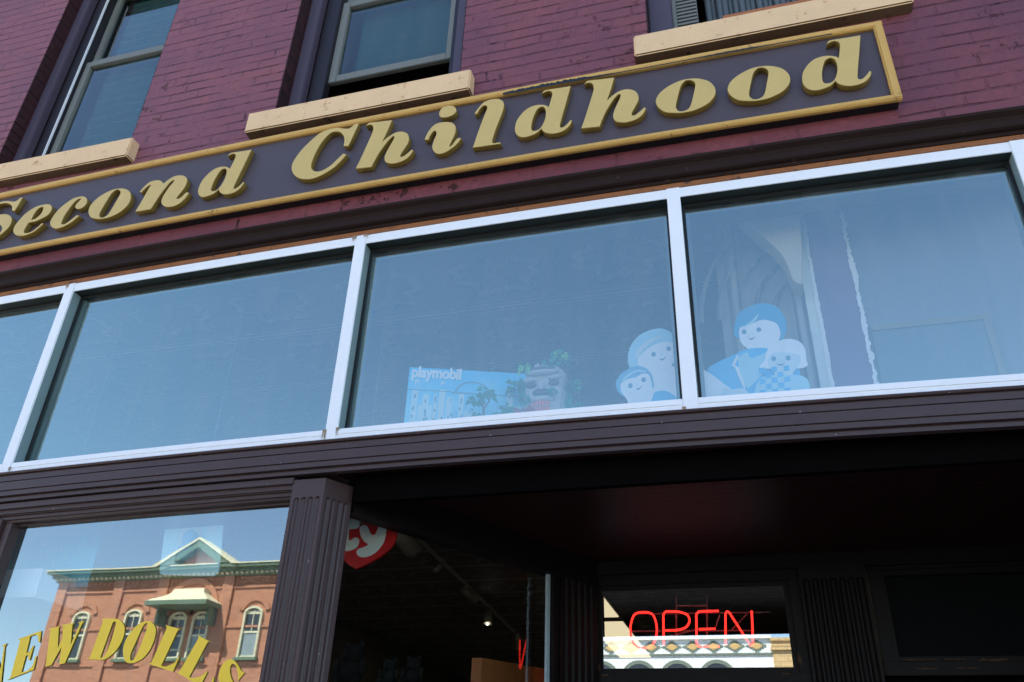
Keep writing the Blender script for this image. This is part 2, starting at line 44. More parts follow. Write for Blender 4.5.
def ramp(nt, fac, lo, hi, smooth=True):
    n = nd(nt, 'ShaderNodeMapRange'); n.interpolation_type = 'SMOOTHSTEP' if smooth else 'LINEAR'
    nt.links.new(fac, n.inputs[0]); n.inputs[1].default_value = lo; n.inputs[2].default_value = hi
    return n.outputs[0]
def pos(nt): return nd(nt, 'ShaderNodeNewGeometry').outputs['Position']
def bump(nt, p, h, strength=.3, dist=.01):
    b = nd(nt, 'ShaderNodeBump'); b.inputs['Strength'].default_value = strength; b.inputs['Distance'].default_value = dist
    nt.links.new(h, b.inputs['Height']); nt.links.new(b.outputs[0], p.inputs['Normal'])
def paint(name, col, rough=.5, var=.18, scale=6, bumps=.15, metallic=0., dirt=None, dirt_amt=0., dirt_scale=14, spec=.4, stretch=None):
    """painted or plain surface: soft blotches, fine grain, optional dirt patches"""
    m, nt, p, out = base(name)
    v = pos(nt)
    if stretch:
        mp = nd(nt, 'ShaderNodeMapping'); mp.inputs['Scale'].default_value = stretch
        nt.links.new(v, mp.inputs[0]); v = mp.outputs[0]
    n1 = noise(nt, v, scale); n2 = noise(nt, v, scale*9, 3)
    f = mathn(nt, 'ADD', mathn(nt, 'MULTIPLY', n1, .7), mathn(nt, 'MULTIPLY', n2, .3))
    c = mixc(nt, f, tuple(x*(1-var) for x in col), tuple(min(1, x*(1+var)) for x in col))
    if dirt:
        d = ramp(nt, noise(nt, v, dirt_scale, 6, .7), .62-dirt_amt, .72-dirt_amt)
        c = mixc(nt, d, c, dirt)
    nt.links.new(c, p.inputs['Base Color'])
    nt.links.new(mathn(nt, 'ADD', rough-.08, mathn(nt, 'MULTIPLY', n2, .16)), p.inputs['Roughness'])
    p.inputs['Metallic'].default_value = metallic
    p.inputs['Specular IOR Level'].default_value = spec
    if bumps: bump(nt, p, n2, bumps, .004)
    return m
def swizzle(nt, a='X', b='Z'):
    s = nd(nt, 'ShaderNodeSeparateXYZ'); nt.links.new(pos(nt), s.inputs[0])
    c = nd(nt, 'ShaderNodeCombineXYZ')
    nt.links.new(s.outputs[a], c.inputs[0]); nt.links.new(s.outputs[b], c.inputs[1])
    return c.outputs[0], s
def bricks(name, c1, c2, cm, row=.0777, width=.215, mortar=.0085, painted=True, red=(.13,.03,.025), rough=.6, zshift=0.):
    m, nt, p, out = base(name)
    v, s = swizzle(nt)
    wob = nd(nt, 'ShaderNodeTexNoise'); wob.inputs['Scale'].default_value = 5; wob.inputs['Detail'].default_value = 5
    nt.links.new(v, wob.inputs['Vector'])
    off = nd(nt, 'ShaderNodeVectorMath', operation='MULTIPLY_ADD')
    nt.links.new(wob.outputs['Color'], off.inputs[0]); off.inputs[1].default_value = (.016, .016, 0) if painted else (.01,.01,0)
    nt.links.new(v, off.inputs[2])
    off2 = nd(nt, 'ShaderNodeVectorMath', operation='ADD'); nt.links.new(off.outputs[0], off2.inputs[0]); off2.inputs[1].default_value = (0, zshift, 0)
    b = nd(nt, 'ShaderNodeTexBrick'); nt.links.new(off2.outputs[0], b.inputs['Vector'])
    b.inputs['Scale'].default_value = 1; b.inputs['Mortar Size'].default_value = mortar; b.inputs['Mortar Smooth'].default_value = .35
    b.inputs['Brick Width'].default_value = width; b.inputs['Row Height'].default_value = row; b.inputs['Bias'].default_value = 0
    b.inputs['Color1'].default_value = c4(c1); b.inputs['Color2'].default_value = c4(c2); b.inputs['Mortar'].default_value = c4(c1)
    n1 = noise(nt, pos(nt), 2.2, 5); n2 = noise(nt, pos(nt), 30, 5); n3 = noise(nt, pos(nt), 9, 6, .75)
    col = mixc(nt, mathn(nt, 'MULTIPLY', n1, .8), b.outputs['Color'], c2)
    col = mixc(nt, ramp(nt, n2, .3, .8), col, tuple(x*1.12 for x in c1))
    if painted:
        # paint fills many of the joints, so they come and go
        keep = ramp(nt, noise(nt, pos(nt), 5.5, 5, .7), .40, .72)
        so = nd(nt, 'ShaderNodeSeparateXYZ'); nt.links.new(off2.outputs[0], so.inputs[0])
        fr_ = mathn(nt, 'FRACT', mathn(nt, 'DIVIDE', so.outputs[1], row)); bed = ramp(nt, mathn(nt, 'MINIMUM', fr_, mathn(nt, 'SUBTRACT', 1, fr_)), .085, .035)
        mpk = nd(nt, 'ShaderNodeMapping'); mpk.inputs['Scale'].default_value = (1, 1, 4.5); nt.links.new(pos(nt), mpk.inputs[0])
        keep_h = ramp(nt, noise(nt, mpk.outputs[0], 2.6, 5, .72), .40, .60)
        jf = mathn(nt, 'MAXIMUM', mathn(nt, 'MULTIPLY', mathn(nt, 'MULTIPLY', b.outputs['Fac'], keep), .7), mathn(nt, 'MULTIPLY', bed, keep_h))
        col = mixc(nt, mathn(nt, 'MULTIPLY', jf, .9), col, cm)
        big = noise(nt, pos(nt), .9, 3)
        chip = mathn(nt, 'MULTIPLY', ramp(nt, n3, .585, .635), ramp(nt, big, .46, .60))
        col = mixc(nt, ramp(nt, noise(nt, pos(nt), 1.7, 4), .35, .7), col, tuple(x*k for x, k in zip(c2, (.90,.90,.98))))
        jchip = mathn(nt, 'MULTIPLY', b.outputs['Fac'], ramp(nt, noise(nt, pos(nt), 7.3, 5, .7), .57, .66))
        col = mixc(nt, chip, col, red)
        col = mixc(nt, jchip, col, tuple(x*.3 for x in red))
        hgt = mathn(nt, 'SUBTRACT', mathn(nt, 'MULTIPLY', n2, .35), mathn(nt, 'ADD', mathn(nt, 'MULTIPLY', jf, .8), mathn(nt, 'MULTIPLY', chip, .5)))
        hgt = mathn(nt, 'ADD', hgt, mathn(nt, 'MULTIPLY', noise(nt, pos(nt), 11, 3), .5))
        bump(nt, p, hgt, .95, .017)
    else:
        col = mixc(nt, b.outputs['Fac'], col, cm)
        bump(nt, p, mathn(nt, 'SUBTRACT', mathn(nt, 'MULTIPLY', n2, .3), b.outputs['Fac']), .5, .008)
    if painted and row < .1:     # the paint is darker and redder towards the right-hand end
        sx = nd(nt, 'ShaderNodeSeparateXYZ'); nt.links.new(pos(nt), sx.inputs[0])
        col = mixc(nt, mathn(nt, 'MULTIPLY', ramp(nt, sx.outputs[0], -3.5, 1.2, False), .75), col, (.70,.57,.60), 'MULTIPLY')
    nt.links.new(col, p.inputs['Base Color'])
    p.inputs['Roughness'].default_value = rough; p.inputs['Specular IOR Level'].default_value = .35
    return m
def glass(name, refl=.3, tint=(.86,.9,.92), wav=.0, power=3., rough=0., rt=(.94,1,.98), dust=.03):
    """window glass: see-through with a sky-catching reflection that rises at grazing angles"""
    m = bpy.data.materials.new(name); m.use_nodes = True
    nt = m.node_tree; nt.nodes.clear()
    out = nd(nt, 'ShaderNodeOutputMaterial')
    t = nd(nt, 'ShaderNodeBsdfTransparent'); t.inputs[0].default_value = c4(tint)
    g = nd(nt, 'ShaderNodeBsdfGlossy'); g.inputs['Roughness'].default_value = rough
    g.inputs['Color'].default_value = c4(rt)
    lw = nd(nt, 'ShaderNodeLayerWeight'); lw.inputs['Blend'].default_value = .5
    fac = mathn(nt, 'MULTIPLY_ADD', mathn(nt, 'POWER', lw.outputs['Facing'], power), 1-refl, refl)
    mx = nd(nt, 'ShaderNodeMixShader')
    nt.links.new(fac, mx.inputs[0]); nt.links.new(t.outputs[0], mx.inputs[1]); nt.links.new(g.outputs[0], mx.inputs[2])
    if wav:
        b = nd(nt, 'ShaderNodeBump'); b.inputs['Strength'].default_value = wav; b.inputs['Distance'].default_value = .01
        nt.links.new(noise(nt, pos(nt), 2.2, 1), b.inputs['Height']); nt.links.new(b.outputs[0], g.inputs['Normal'])
    # a thin film of dust in soft rain streaks
    df = nd(nt, 'ShaderNodeBsdfDiffuse'); df.inputs[0].default_value = (.6,.6,.58,1)
    mp = nd(nt, 'ShaderNodeMapping'); mp.inputs['Scale'].default_value = (7, 7, 1.1); nt.links.new(pos(nt), mp.inputs[0])
    dfac = mathn(nt, 'MULTIPLY', ramp(nt, noise(nt, mp.outputs[0], 1.6, 5, .65), .35, .8), dust)
    m2 = nd(nt, 'ShaderNodeMixShader'); nt.links.new(dfac, m2.inputs[0]); nt.links.new(mx.outputs[0], m2.inputs[1]); nt.links.new(df.outputs[0], m2.inputs[2])
    nt.links.new(m2.outputs[0], out.inputs[0])
    return m
def emit(name, col, s):
    m = bpy.data.materials.new(name); m.use_nodes = True
    nt = m.node_tree; nt.nodes.clear()
    out = nd(nt, 'ShaderNodeOutputMaterial'); e = nd(nt, 'ShaderNodeEmission')
    e.inputs[0].default_value = c4(col); e.inputs[1].default_value = s
    nt.links.new(e.outputs[0], out.inputs[0]); return m

M = {}
M['brick'] = bricks('painted_brick', (.262,.080,.088), (.212,.074,.092), (.07,.016,.018))
M['brick_red'] = bricks('painted_brick_red', (.21,.055,.06), (.17,.045,.055), (.06,.015,.015), row=.3, width=.22, red=(.06,.02,.015), zshift=.13)
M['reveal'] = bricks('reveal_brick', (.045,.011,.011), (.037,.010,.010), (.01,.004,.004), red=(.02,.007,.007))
M['sill'] = paint('sill_stone', (.80,.53,.285), .7, .14, 5, .45, dirt=(.55,.30,.14), dirt_amt=.05)
M['sill_shade'] = paint('sill_underside_shade', (.16,.10,.05), .8, .3, 6, .3, dirt=(.04,.03,.02), dirt_amt=.05)  # dark olive colour holds the shade under the sills
M['trim'] = paint('dark_trim', (.058,.033,.031), .42, .3, 7, .3, dirt=(.05,.03,.028), dirt_amt=.02)
def flecks(m):
    nt = m.node_tree; p = [n for n in nt.nodes if n.type == 'BSDF_PRINCIPLED'][0]
    src = p.inputs['Base Color'].links[0].from_socket
    f = ramp(nt, noise(nt, pos(nt), 55, 2, .5), .765, .785)
    nt.links.new(mixc(nt, f, src, (.55,.55,.55)), p.inputs['Base Color'])
flecks(M['trim'])
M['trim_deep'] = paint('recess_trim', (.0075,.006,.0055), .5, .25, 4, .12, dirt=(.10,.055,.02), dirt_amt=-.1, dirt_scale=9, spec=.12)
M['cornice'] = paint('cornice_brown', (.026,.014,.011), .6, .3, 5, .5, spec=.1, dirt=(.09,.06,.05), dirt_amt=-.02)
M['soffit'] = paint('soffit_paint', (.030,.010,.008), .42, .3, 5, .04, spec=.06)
M['rust'] = paint('bare_wood_strip', (.30,.11,.035), .7, .4, 12, .3, dirt=(.06,.03,.02), dirt_amt=.06)
M['white'] = paint('white_aluminium', (.90,.90,.89), .35, .03, 5, .03, dirt=(.45,.40,.34), dirt_amt=-.085, dirt_scale=10)
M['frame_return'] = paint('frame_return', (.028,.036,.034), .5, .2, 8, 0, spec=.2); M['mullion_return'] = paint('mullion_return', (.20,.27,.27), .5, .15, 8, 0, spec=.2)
M['dark_panel'] = paint('dark_panel', (.16,.20,.24), .6, .1, 4, 0)
M['gasket'] = paint('black_gasket', (.012,.014,.014), .5, .2, 8, 0)
M['frame_inner'] = paint('grey_inner_frame', (.10,.12,.13), .45, .1, 6, 0)
M['jamb'] = paint('purple_jamb', (.075,.058,.082), .5, .12, 5, .1, dirt=(.5,.5,.5), dirt_amt=-.14, dirt_scale=30)
M['dark_jamb'] = paint('dark_jamb', (.018,.014,.018), .5, .2, 5, .1, dirt=(.4,.4,.42), dirt_amt=-.16, dirt_scale=26)
M['sash'] = paint('grey_sash', (.17,.175,.150), .5, .08, 6, .05)
M['sign_board'] = paint('sign_board', (.080,.060,.066), .42, .1, 5, .05, dirt=(.19,.17,.2), dirt_amt=-.12)
M['sign_frame'] = paint('gold_frame', (.62,.36,.09), .5, .2, 7, .2, dirt=(.20,.09,.025), dirt_amt=.01, dirt_scale=16)
M['letter'] = paint('gold_letter', (.62,.435,.145), .5, .12, 7, .12, dirt=(.40,.27,.08), dirt_amt=-.05, dirt_scale=18)
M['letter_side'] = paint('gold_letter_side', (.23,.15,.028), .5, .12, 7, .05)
M['vinyl'] = paint('yellow_vinyl', (.92,.60,.035), .45, .05, 8, 0)
M['glass_up'] = glass('transom_glass', .355, (.96,.98,.98), rt=(.80,1,.92), dust=.06)
M['glass_win'] = glass('upper_glass', .055, (.6,.80,.78), .02)
M['glass_disp'] = glass('display_glass', .31, (.92,.95,.95), .022, rough=.013, rt=(.92,1,.94), dust=.06)
M['glass_side'] = glass('side_glass', .15, (.8,.84,.82), dust=.002)
M['glass_door'] = glass('door_glass', .42, (.85,.87,.85), dust=.003)
M['glass_dark'] = glass('dim_glass', .10, (.35,.38,.36), dust=.002)
M['blocker_black'] = paint('blocker_black_board', (.004,.0035,.0035), .9, .2, 4, 0, spec=.0)  # flat black, so the added board reads as unlit recess
M['dull_pane'] = paint('dusty_dark_pane', (.0045,.0055,.006), .7, .2, 3, 0, spec=.06)
M['concrete'] = paint('pavement_concrete', (.40,.37,.33), .85, .2, 1.2, .4)
M['asphalt'] = paint('asphalt', (.10,.095,.09), .9, .25, 1.0, .6)
M['linepaint'] = paint('road_paint', (.7,.68,.6), .7, .1, 4, .1)
M['shop_wall'] = paint('shop_wall', (.20,.185,.15), .8, .1, 2, .05)
M['shop_floor'] = paint('shop_floor', (.10,.07,.05), .6, .2, 3, .1)
M['plaster'] = paint('interior_plaster', (.24,.26,.29), .8, .06, 2, .05)
M['cream'] = paint('cream_plaster', (.62,.55,.42), .75, .1, 5, .2)
M['purple_post'] = paint('purple_post', (.22,.145,.25), .7, .25, 4, .2)
M['peel'] = paint('peeling_white', (.93,.93,.92), .8, .08, 9, .3)
M['roof'] = paint('roof_felt', (.07,.07,.07), .9, .2, 2, .2)
M['wood'] = paint('orange_wood', (.40,.13,.035), .45, .25, 3, .1, stretch=(6,6,1))
M['fix'] = emit('lamp_diffuser', (1.0,.84,.54), 1.6)
M['bulb'] = emit('lit_bulb', (1,.9,.75), 14)
M['lamp'] = paint('lamp_white', (.26,.24,.18), .45, .08, 6, .05)
M['neon'] = emit('red_neon', (1.0,.022,.016), 6.0)
M['metal'] = paint('dull_metal', (.22,.22,.23), .4, .1, 6, .05, metallic=.6)
M['strip'] = paint('pale_corner_bar', (.33,.41,.43), .35, .1, 8, .05)
M['red'] = paint('heart_red', (.62,.012,.014), .45, .05, 6, 0)
M['offwhite'] = paint('off_white', (.78,.84,.78), .5, .04, 6, 0)
def tin(name, col):
    m, nt, p, out = base(name)
    s = nd(nt, 'ShaderNodeSeparateXYZ'); nt.links.new(pos(nt), s.inputs[0])
    T = .755
    def tri(a, sh):  # 0 at tile edge, .5 in the middle
        f = mathn(nt, 'FRACT', mathn(nt, 'ADD', mathn(nt, 'DIVIDE', a, T), sh))
        return mathn(nt, 'MINIMUM', f, mathn(nt, 'SUBTRACT', 1, f))
    fx = tri(s.outputs[0], .22); fy = tri(s.outputs[1], .615)
    e = mathn(nt, 'MINIMUM', fx, fy)
    line = lambda q, at, wd: ramp(nt, mathn(nt, 'ABSOLUTE', mathn(nt, 'SUBTRACT', q, at)), wd, wd*.3)
    rows = mathn(nt, 'ADD', line(fy, .0, .022), mathn(nt, 'MULTIPLY', line(fy, .055, .016), .8))
    ridge = mathn(nt, 'ADD', rows, mathn(nt, 'MULTIPLY', line(fx, .0, .03), .4))
    dg = ramp(nt, mathn(nt, 'ABSOLUTE', mathn(nt, 'SUBTRACT', fx, fy)), .05, .01)
    r = mathn(nt, 'SQRT', mathn(nt, 'ADD', mathn(nt, 'POWER', mathn(nt, 'SUBTRACT', .5, fx), 2), mathn(nt, 'POWER', mathn(nt, 'SUBTRACT', .5, fy), 2)))
    ang = mathn(nt, 'ARCTAN2', mathn(nt, 'SUBTRACT', .5, fx), mathn(nt, 'SUBTRACT', .5, fy))
    lobes = mathn(nt, 'MULTIPLY', mathn(nt, 'SINE', mathn(nt, 'MULTIPLY', ang, 8)), .05)
    ring = ramp(nt, mathn(nt, 'ABSOLUTE', mathn(nt, 'SUBTRACT', mathn(nt, 'ADD', r, lobes), .29)), .07, .02)
    h = mathn(nt, 'ADD', mathn(nt, 'ADD', ridge, mathn(nt, 'MULTIPLY', dg, .15)), mathn(nt, 'ADD', mathn(nt, 'MULTIPLY', ring, .7), mathn(nt, 'MULTIPLY', noise(nt, pos(nt), 4, 1), .12)))
    bump(nt, p, h, 1.0, .05)
    nt.links.new(mixc(nt, mathn(nt, 'MULTIPLY', ramp(nt, mathn(nt, 'ADD', rows, mathn(nt, 'MULTIPLY', ring, .38)), .1, 1.0, False), 1.), tuple(x*.45 for x in col), tuple(min(1, x*2.2) for x in col)), p.inputs['Base Color']); p.inputs['Roughness'].default_value = .45
    return m
M['tin'] = tin('pressed_tin', (.62,.60,.55))
def screen(name):
    m, nt, p, out = base(name)
    v, s = swizzle(nt)
    w1 = nd(nt, 'ShaderNodeTexWave', wave_type='RINGS'); w1.inputs['Scale'].default_value = 2.6; w1.inputs['Distortion'].default_value = 2.5; w1.inputs['Detail'].default_value = 1; w1.inputs['Detail Scale'].default_value = .6
    mp = nd(nt, 'ShaderNodeMapping'); mp.inputs['Location'].default_value = (4.4, -7.2, 0); mp.inputs['Scale'].default_value = (2.2, 1.3, 1)
    nt.links.new(v, mp.inputs[0]); nt.links.new(mp.outputs[0], w1.inputs['Vector'])
    c = mixc(nt, mathn(nt, 'MULTIPLY', w1.outputs['Fac'], .5), (.018,.072,.070), (.05,.13,.125))
    nt.links.new(c, p.inputs['Base Color']); p.inputs['Roughness'].default_value = .6
    t = nd(nt, 'ShaderNodeBsdfTransparent'); mx = nd(nt, 'ShaderNodeMixShader'); mx.inputs[0].default_value = .72
    nt.links.new(t.outputs[0], mx.inputs[1]); nt.links.new(p.outputs[0], mx.inputs[2]); nt.links.new(mx.outputs[0], out.inputs[0])
    return m
M['screen'] = screen('insect_screen')
def flat(name, rgb, rough=.55): return paint(name, rgb, rough, .05, 10, 0)

# ------------------------------------------------------------------ mesh helpers
def sag(x):  # the old shopfront timbers bow up slightly in the middle
    return .018*(1-(max(-4.8, min(2.5, x))+1.2)**2/3.61)
def link(name, me, mats, parent=None, bend=False):
    o = bpy.data.objects.new(name, me); COL.objects.link(o)
    if not isinstance(mats, (list, tuple)): mats = [mats]
    for m in mats: me.materials.append(M[m] if isinstance(m, str) else m)
    if bend:
        for v in me.vertices: v.co.z += sag(v.co.x)
    if parent is not None:
        root = parent
        while root.parent: root = root.parent
        me.transform(Matrix.Translation(-root.location))
        o.parent = parent
    return o
def thing(name, loc, label, cat, group=None):
    o = bpy.data.objects.new(name, None); COL.objects.link(o); o.location = loc; o.empty_display_size = .1
    o['label'] = label; o['category'] = cat
    if group: o['group'] = group
    return o
def tag(o, label, cat, group=None):
    o['label'] = label; o['category'] = cat
    if group: o['group'] = group
    return o
def to_me(bm, name):
    me = bpy.data.meshes.new(name); bm.normal_update(); bm.to_mesh(me); bm.free(); return me
def box_bm(bm, x0, x1, y0, y1, z0, z1, seg=1, mi=0):
    x0, x1 = min(x0,x1), max(x0,x1)
    rings = []
    for i in range(seg+1):
        x = x0+(x1-x0)*i/seg
        rings.append([bm.verts.new((x, y, z)) for y, z in ((y0,z0),(y1,z0),(y1,z1),(y0,z1))])
    fs = []
    for a, b in zip(rings, rings[1:]):
        for j in range(4):
            k = (j+1) % 4
            fs.append(bm.faces.new((a[j], b[j], b[k], a[k])))
    fs.append(bm.faces.new(rings[0])); fs.append(bm.faces.new(rings[-1][::-1]))
    for f in fs: f.material_index = mi
    return fs
def boxes(name, lst, mats, parent=None, seg=1, bev=0., bend=False):
    bm = bmesh.new()
    for b in lst:
        mi = b[6] if len(b) > 6 else 0
        box_bm(bm, *b[:6], seg=seg, mi=mi)
    bmesh.ops.recalc_face_normals(bm, faces=bm.faces)
    if bev:
        es = [e for e in bm.edges if len(e.link_faces) == 2 and e.calc_face_angle(0) > .6]
        bmesh.ops.bevel(bm, geom=es, offset=bev, segments=2, affect='EDGES')
    return link(name, to_me(bm, name), mats, parent, bend)
def profile(name, pts, x0, x1, mats, parent=None, seg=24, bend=True):
    """closed (y, z) outline swept along x"""
    bm = bmesh.new(); rings = []
    for i in range(seg+1):
        x = x0+(x1-x0)*i/seg
        rings.append([bm.verts.new((x, y, z)) for y, z in pts])
    n = len(pts)
    for a, b in zip(rings, rings[1:]):
        for j in range(n): bm.faces.new((a[j], b[j], b[(j+1) % n], a[(j+1) % n]))
    bm.faces.new(rings[0]); bm.faces.new(rings[-1][::-1])
    bmesh.ops.recalc_face_normals(bm, faces=bm.faces)
    return link(name, to_me(bm, name), mats, parent, bend)
def quad(name, pts, mat, parent=None):
    bm = bmesh.new(); bm.faces.new([bm.verts.new(p) for p in pts])
    return link(name, to_me(bm, name), mat, parent)
def smooth(pts, n=5):
    """closed outline with corner flags -> dense polygon"""
    N = len(pts); out = []
    for i in range(N):
        p0, p1, p2, p3 = pts[i-1], pts[i], pts[(i+1) % N], pts[(i+2) % N]
        t1 = (0,0) if p1[2] else ((p2[0]-p0[0])/2, (p2[1]-p0[1])/2)
        t2 = (0,0) if p2[2] else ((p3[0]-p1[0])/2, (p3[1]-p1[1])/2)
        d = math.hypot(p2[0]-p1[0], p2[1]-p1[1])
        def lim(t):
            l = math.hypot(*t); return t if l <= d*1.2 or l == 0 else (t[0]*d*1.2/l, t[1]*d*1.2/l)
        t1, t2 = lim(t1), lim(t2)
        if p1[2] and not p2[2]: t1 = ((p2[0]-p1[0])-t2[0]/2, (p2[1]-p1[1])-t2[1]/2)
        if p2[2] and not p1[2]: t2 = ((p2[0]-p1[0])-t1[0]/2, (p2[1]-p1[1])-t1[1]/2)
        if p1[2] and p2[2]: out.append((p1[0], p1[1])); continue
        for k in range(n):
            s = k/n; h = (2*s**3-3*s*s+1, s**3-2*s*s+s, -2*s**3+3*s*s, s**3-s*s)
            out.append(tuple(h[0]*p1[j]+h[1]*t1[j]+h[2]*p2[j]+h[3]*t2[j] for j in (0,1)))
    return out
def curve_mesh(name, loops, cyclic=True, extrude=0., bevel=0., dims='2D', res=2, off=0.):
    cu = bpy.data.curves.new(name, 'CURVE'); cu.dimensions = dims; cu.extrude = extrude; cu.bevel_depth = bevel
    cu.bevel_resolution = res; cu.offset = off
    if dims == '2D': cu.fill_mode = 'BOTH'
    else: cu.fill_mode = 'FULL'; cu.use_fill_caps = True
    for lp in loops:
        s = cu.splines.new('POLY'); s.points.add(len(lp)-1); s.use_cyclic_u = cyclic
        for p, q in zip(s.points, lp): p.co = (q[0], q[1], q[2] if len(q) > 2 else 0, 1)
    o = bpy.data.objects.new(name+'_tmp', cu); COL.objects.link(o)
    me = bpy.data.meshes.new_from_object(o.evaluated_get(bpy.context.evaluated_depsgraph_get()))
    bpy.data.objects.remove(o); bpy.data.curves.remove(cu)
    me.name = name; me.materials.clear()
    return me
UP = Matrix(((1,0,0,0),(0,0,-1,0),(0,1,0,0),(0,0,0,1)))      # (x, y) of a drawing stands up as (x, z) facing the street
def standing(name, loops, y, depth, mats, parent=None, bevel=0., n=5, side=False):
    """a flat cut-out shape (first loop outside, others holes) standing at depth y"""
    ext = max(0, depth/2-bevel)
    me = curve_mesh(name, [smooth(l, n) for l in loops], extrude=ext, bevel=bevel, off=-bevel if bevel else 0)
    me.transform(Matrix.Translation((0, y+depth/2, 0)) @ UP)
    o = link(name, me, mats, parent)
    if side:
        for p in me.polygons: p.material_index = 0 if p.normal.y < -.8 else 1
    return o
def tube(name, pts, r, mat, parent=None, cyclic=False, res=3):
    me = curve_mesh(name, [pts], cyclic, bevel=r, dims='3D', res=res)
    for p in me.polygons: p.use_smooth = True
    return link(name, me, mat, parent)
def lathe_bm(bm, prof, center, axis=(0,0,1), n=20, mi=0):
    """prof: (radius, height) list turned about axis"""
    q = Vector((0,0,1)).rotation_difference(Vector(axis)); c = Vector(center); rings = []
    for r, h in prof:
        rings.append([bm.verts.new(c + q @ Vector((r*math.cos(2*math.pi*i/n), r*math.sin(2*math.pi*i/n), h))) for i in range(n)])
    for a, b in zip(rings, rings[1:]):
        for i in range(n):
            f = bm.faces.new((a[i], a[(i+1) % n], b[(i+1) % n], b[i])); f.smooth = True; f.material_index = mi
    if prof[0][0] > 1e-4: bm.faces.new(rings[0][::-1]).material_index = mi
    if prof[-1][0] > 1e-4: bm.faces.new(rings[-1]).material_index = mi
def lathe(name, prof, center, axis, mat, parent=None, n=20):
    bm = bmesh.new(); lathe_bm(bm, prof, center, axis, n); return link(name, to_me(bm, name), mat, parent)
def ball_bm(bm, c, r, sc=(1,1,1), sub=3, noise_amt=0., mi=0, rot=None):
    res = bmesh.ops.create_icosphere(bm, subdivisions=sub, radius=1)
    for v in res['verts']:
        p = v.co.copy()
        k = 1+noise_amt*(random.random()-.5)
        p = Vector((p.x*sc[0], p.y*sc[1], p.z*sc[2]))*r*k
        if rot: p = rot @ p
        v.co = p+Vector(c)
        for f in v.link_faces: f.smooth = True; f.material_index = mi
def fluted(name, origin, u, nrm, width, z0, z1, flutes, mat, parent, margin=.012, depth=.011, ztop=None, zbot=None):
    """a flat face carved with round-ended flutes"""
    u = Vector(u).normalized(); nrm = Vector(nrm).normalized(); o = Vector(origin)
    nc = flutes*10; ztop = ztop or z1; zbot = zbot if zbot is not None else z0
    pitch = (width-2*margin)/flutes; r = pitch*.36
    zs = [z0, zbot-.002]+[zbot+r*t/5 for t in range(8)]
    zz = zbot+r*2
    while zz < ztop-r*2: zs.append(zz); zz += .12
    zs += [ztop-r*2+r*2*t/14 for t in range(15)]+[ztop+.003, z1]
    zs = sorted(set(round(z, 5) for z in zs if z0 <= z <= z1))
    bm = bmesh.new(); rows = []
    for z in zs:
        row = []
        for i in range(nc*1+1):
            s = width*i/nc; d = 0
            k = int((s-margin)/pitch)
            if 0 <= k < flutes and margin < s < width-margin:
                ds = s-(margin+(k+.5)*pitch); dz = 0
                if z > ztop-r: dz = z-(ztop-r)
                elif z < zbot+r: dz = (zbot+r)-z
                q = (ds*ds+dz*dz)/(r*r)
                if q < 1: d = depth*math.sqrt(1-q)
            p = o+u*s-nrm*d; row.append(bm.verts.new((p.x, p.y, z)))
        rows.append(row)
    for a, b in zip(rows, rows[1:]):
        for i in range(len(a)-1): bm.faces.new((a[i], a[i+1], b[i+1], b[i]))
    # back of the face
    b0 = [bm.verts.new((o-nrm*.05+u*w).to_tuple()[:2]+(z,)) for w, z in ((0,z0),(width,z0),(width,z1),(0,z1))]
    bm.faces.new(b0[::-1])
    bmesh.ops.recalc_face_normals(bm, faces=bm.faces)
    me = to_me(bm, name)
    return link(name, me, mat, parent)

# ------------------------------------------------------------------ setting: ground
def sheet(name, x0, x1, y0, y1, z, mat):
    o = quad(name, [(x0,y0,z),(x1,y0,z),(x1,y1,z),(x0,y1,z)], mat); o['kind'] = 'structure'; return o
sheet('ground', -900, 900, -900, 900, -.02, 'concrete')
def slab(name, b, mat): o = boxes(name, [b], mat); o['kind'] = 'structure'; return o
slab('pavement', (-60, 60, -4.2, .0, -.01, .14), 'concrete')
slab('pavement', (-60, 60, -22.5, -18.6, -.01, .14), 'concrete')
sheet('road', -400, 400, -18.6, -4.2, 0, 'asphalt')
bm = bmesh.new()
for i in range(-8, 9):
    for y in (-11.4,):
        bm.faces.new([bm.verts.new(p) for p in ((i*7,y-.06,.004),(i*7+3,y-.06,.004),(i*7+3,y+.06,.004),(i*7,y+.06,.004))])
o = link('road_marking', to_me(bm, 'road_marking'), 'linepaint'); o['kind'] = 'structure'

# ------------------------------------------------------------------ the shop building
B = thing('shop_building', (-1.8, 0, 0), 'purple painted brick shop building with white framed transom band, dark recessed entrance and fluted post', 'building')
W1, W2, W3 = (-4.80,-3.66), (-2.592,-1.355), (-.25,1.03)
ZS, ZH = 5.33, 7.55
XL, XR = -7.6, 3.4
wall = [(XL,XR,0,.32,4.41,ZS), (XL,XR,0,.32,ZH,8.9)]
for a, b in ((XL,W1[0]),(W1[1],W2[0]),(W2[1],W3[0]),(W3[1],XR)): wall.append((a,b,0,.32,ZS,ZH))
wall += [(XL,-6.05,0.002,.32,0,4.41), (1.75,XR,0.002,.32,0,4.41)]
boxes('brick_wall', wall, 'brick', B)
boxes('side_wall', [(XL,XL+.3,.32,18,0,8.9),(XR-.3,XR,.32,18,0,8.9),(XL,XR,18,18.3,0,8.9)], 'brick', B)
boxes('roof', [(XL,XR,.32,18,8.4,8.6)], 'roof', B)
boxes('parapet_cap', [(XL-.1,XR+.1,-.16,.36,8.9,9.05),(XL-.05,XR+.05,-.1,-.001,8.62,8.9)], 'cornice', B)
boxes('brick_ledge', [(XL,.875,-.012,-.0005,4.405,4.56)], 'brick_red', B, seg=24, bend=True)
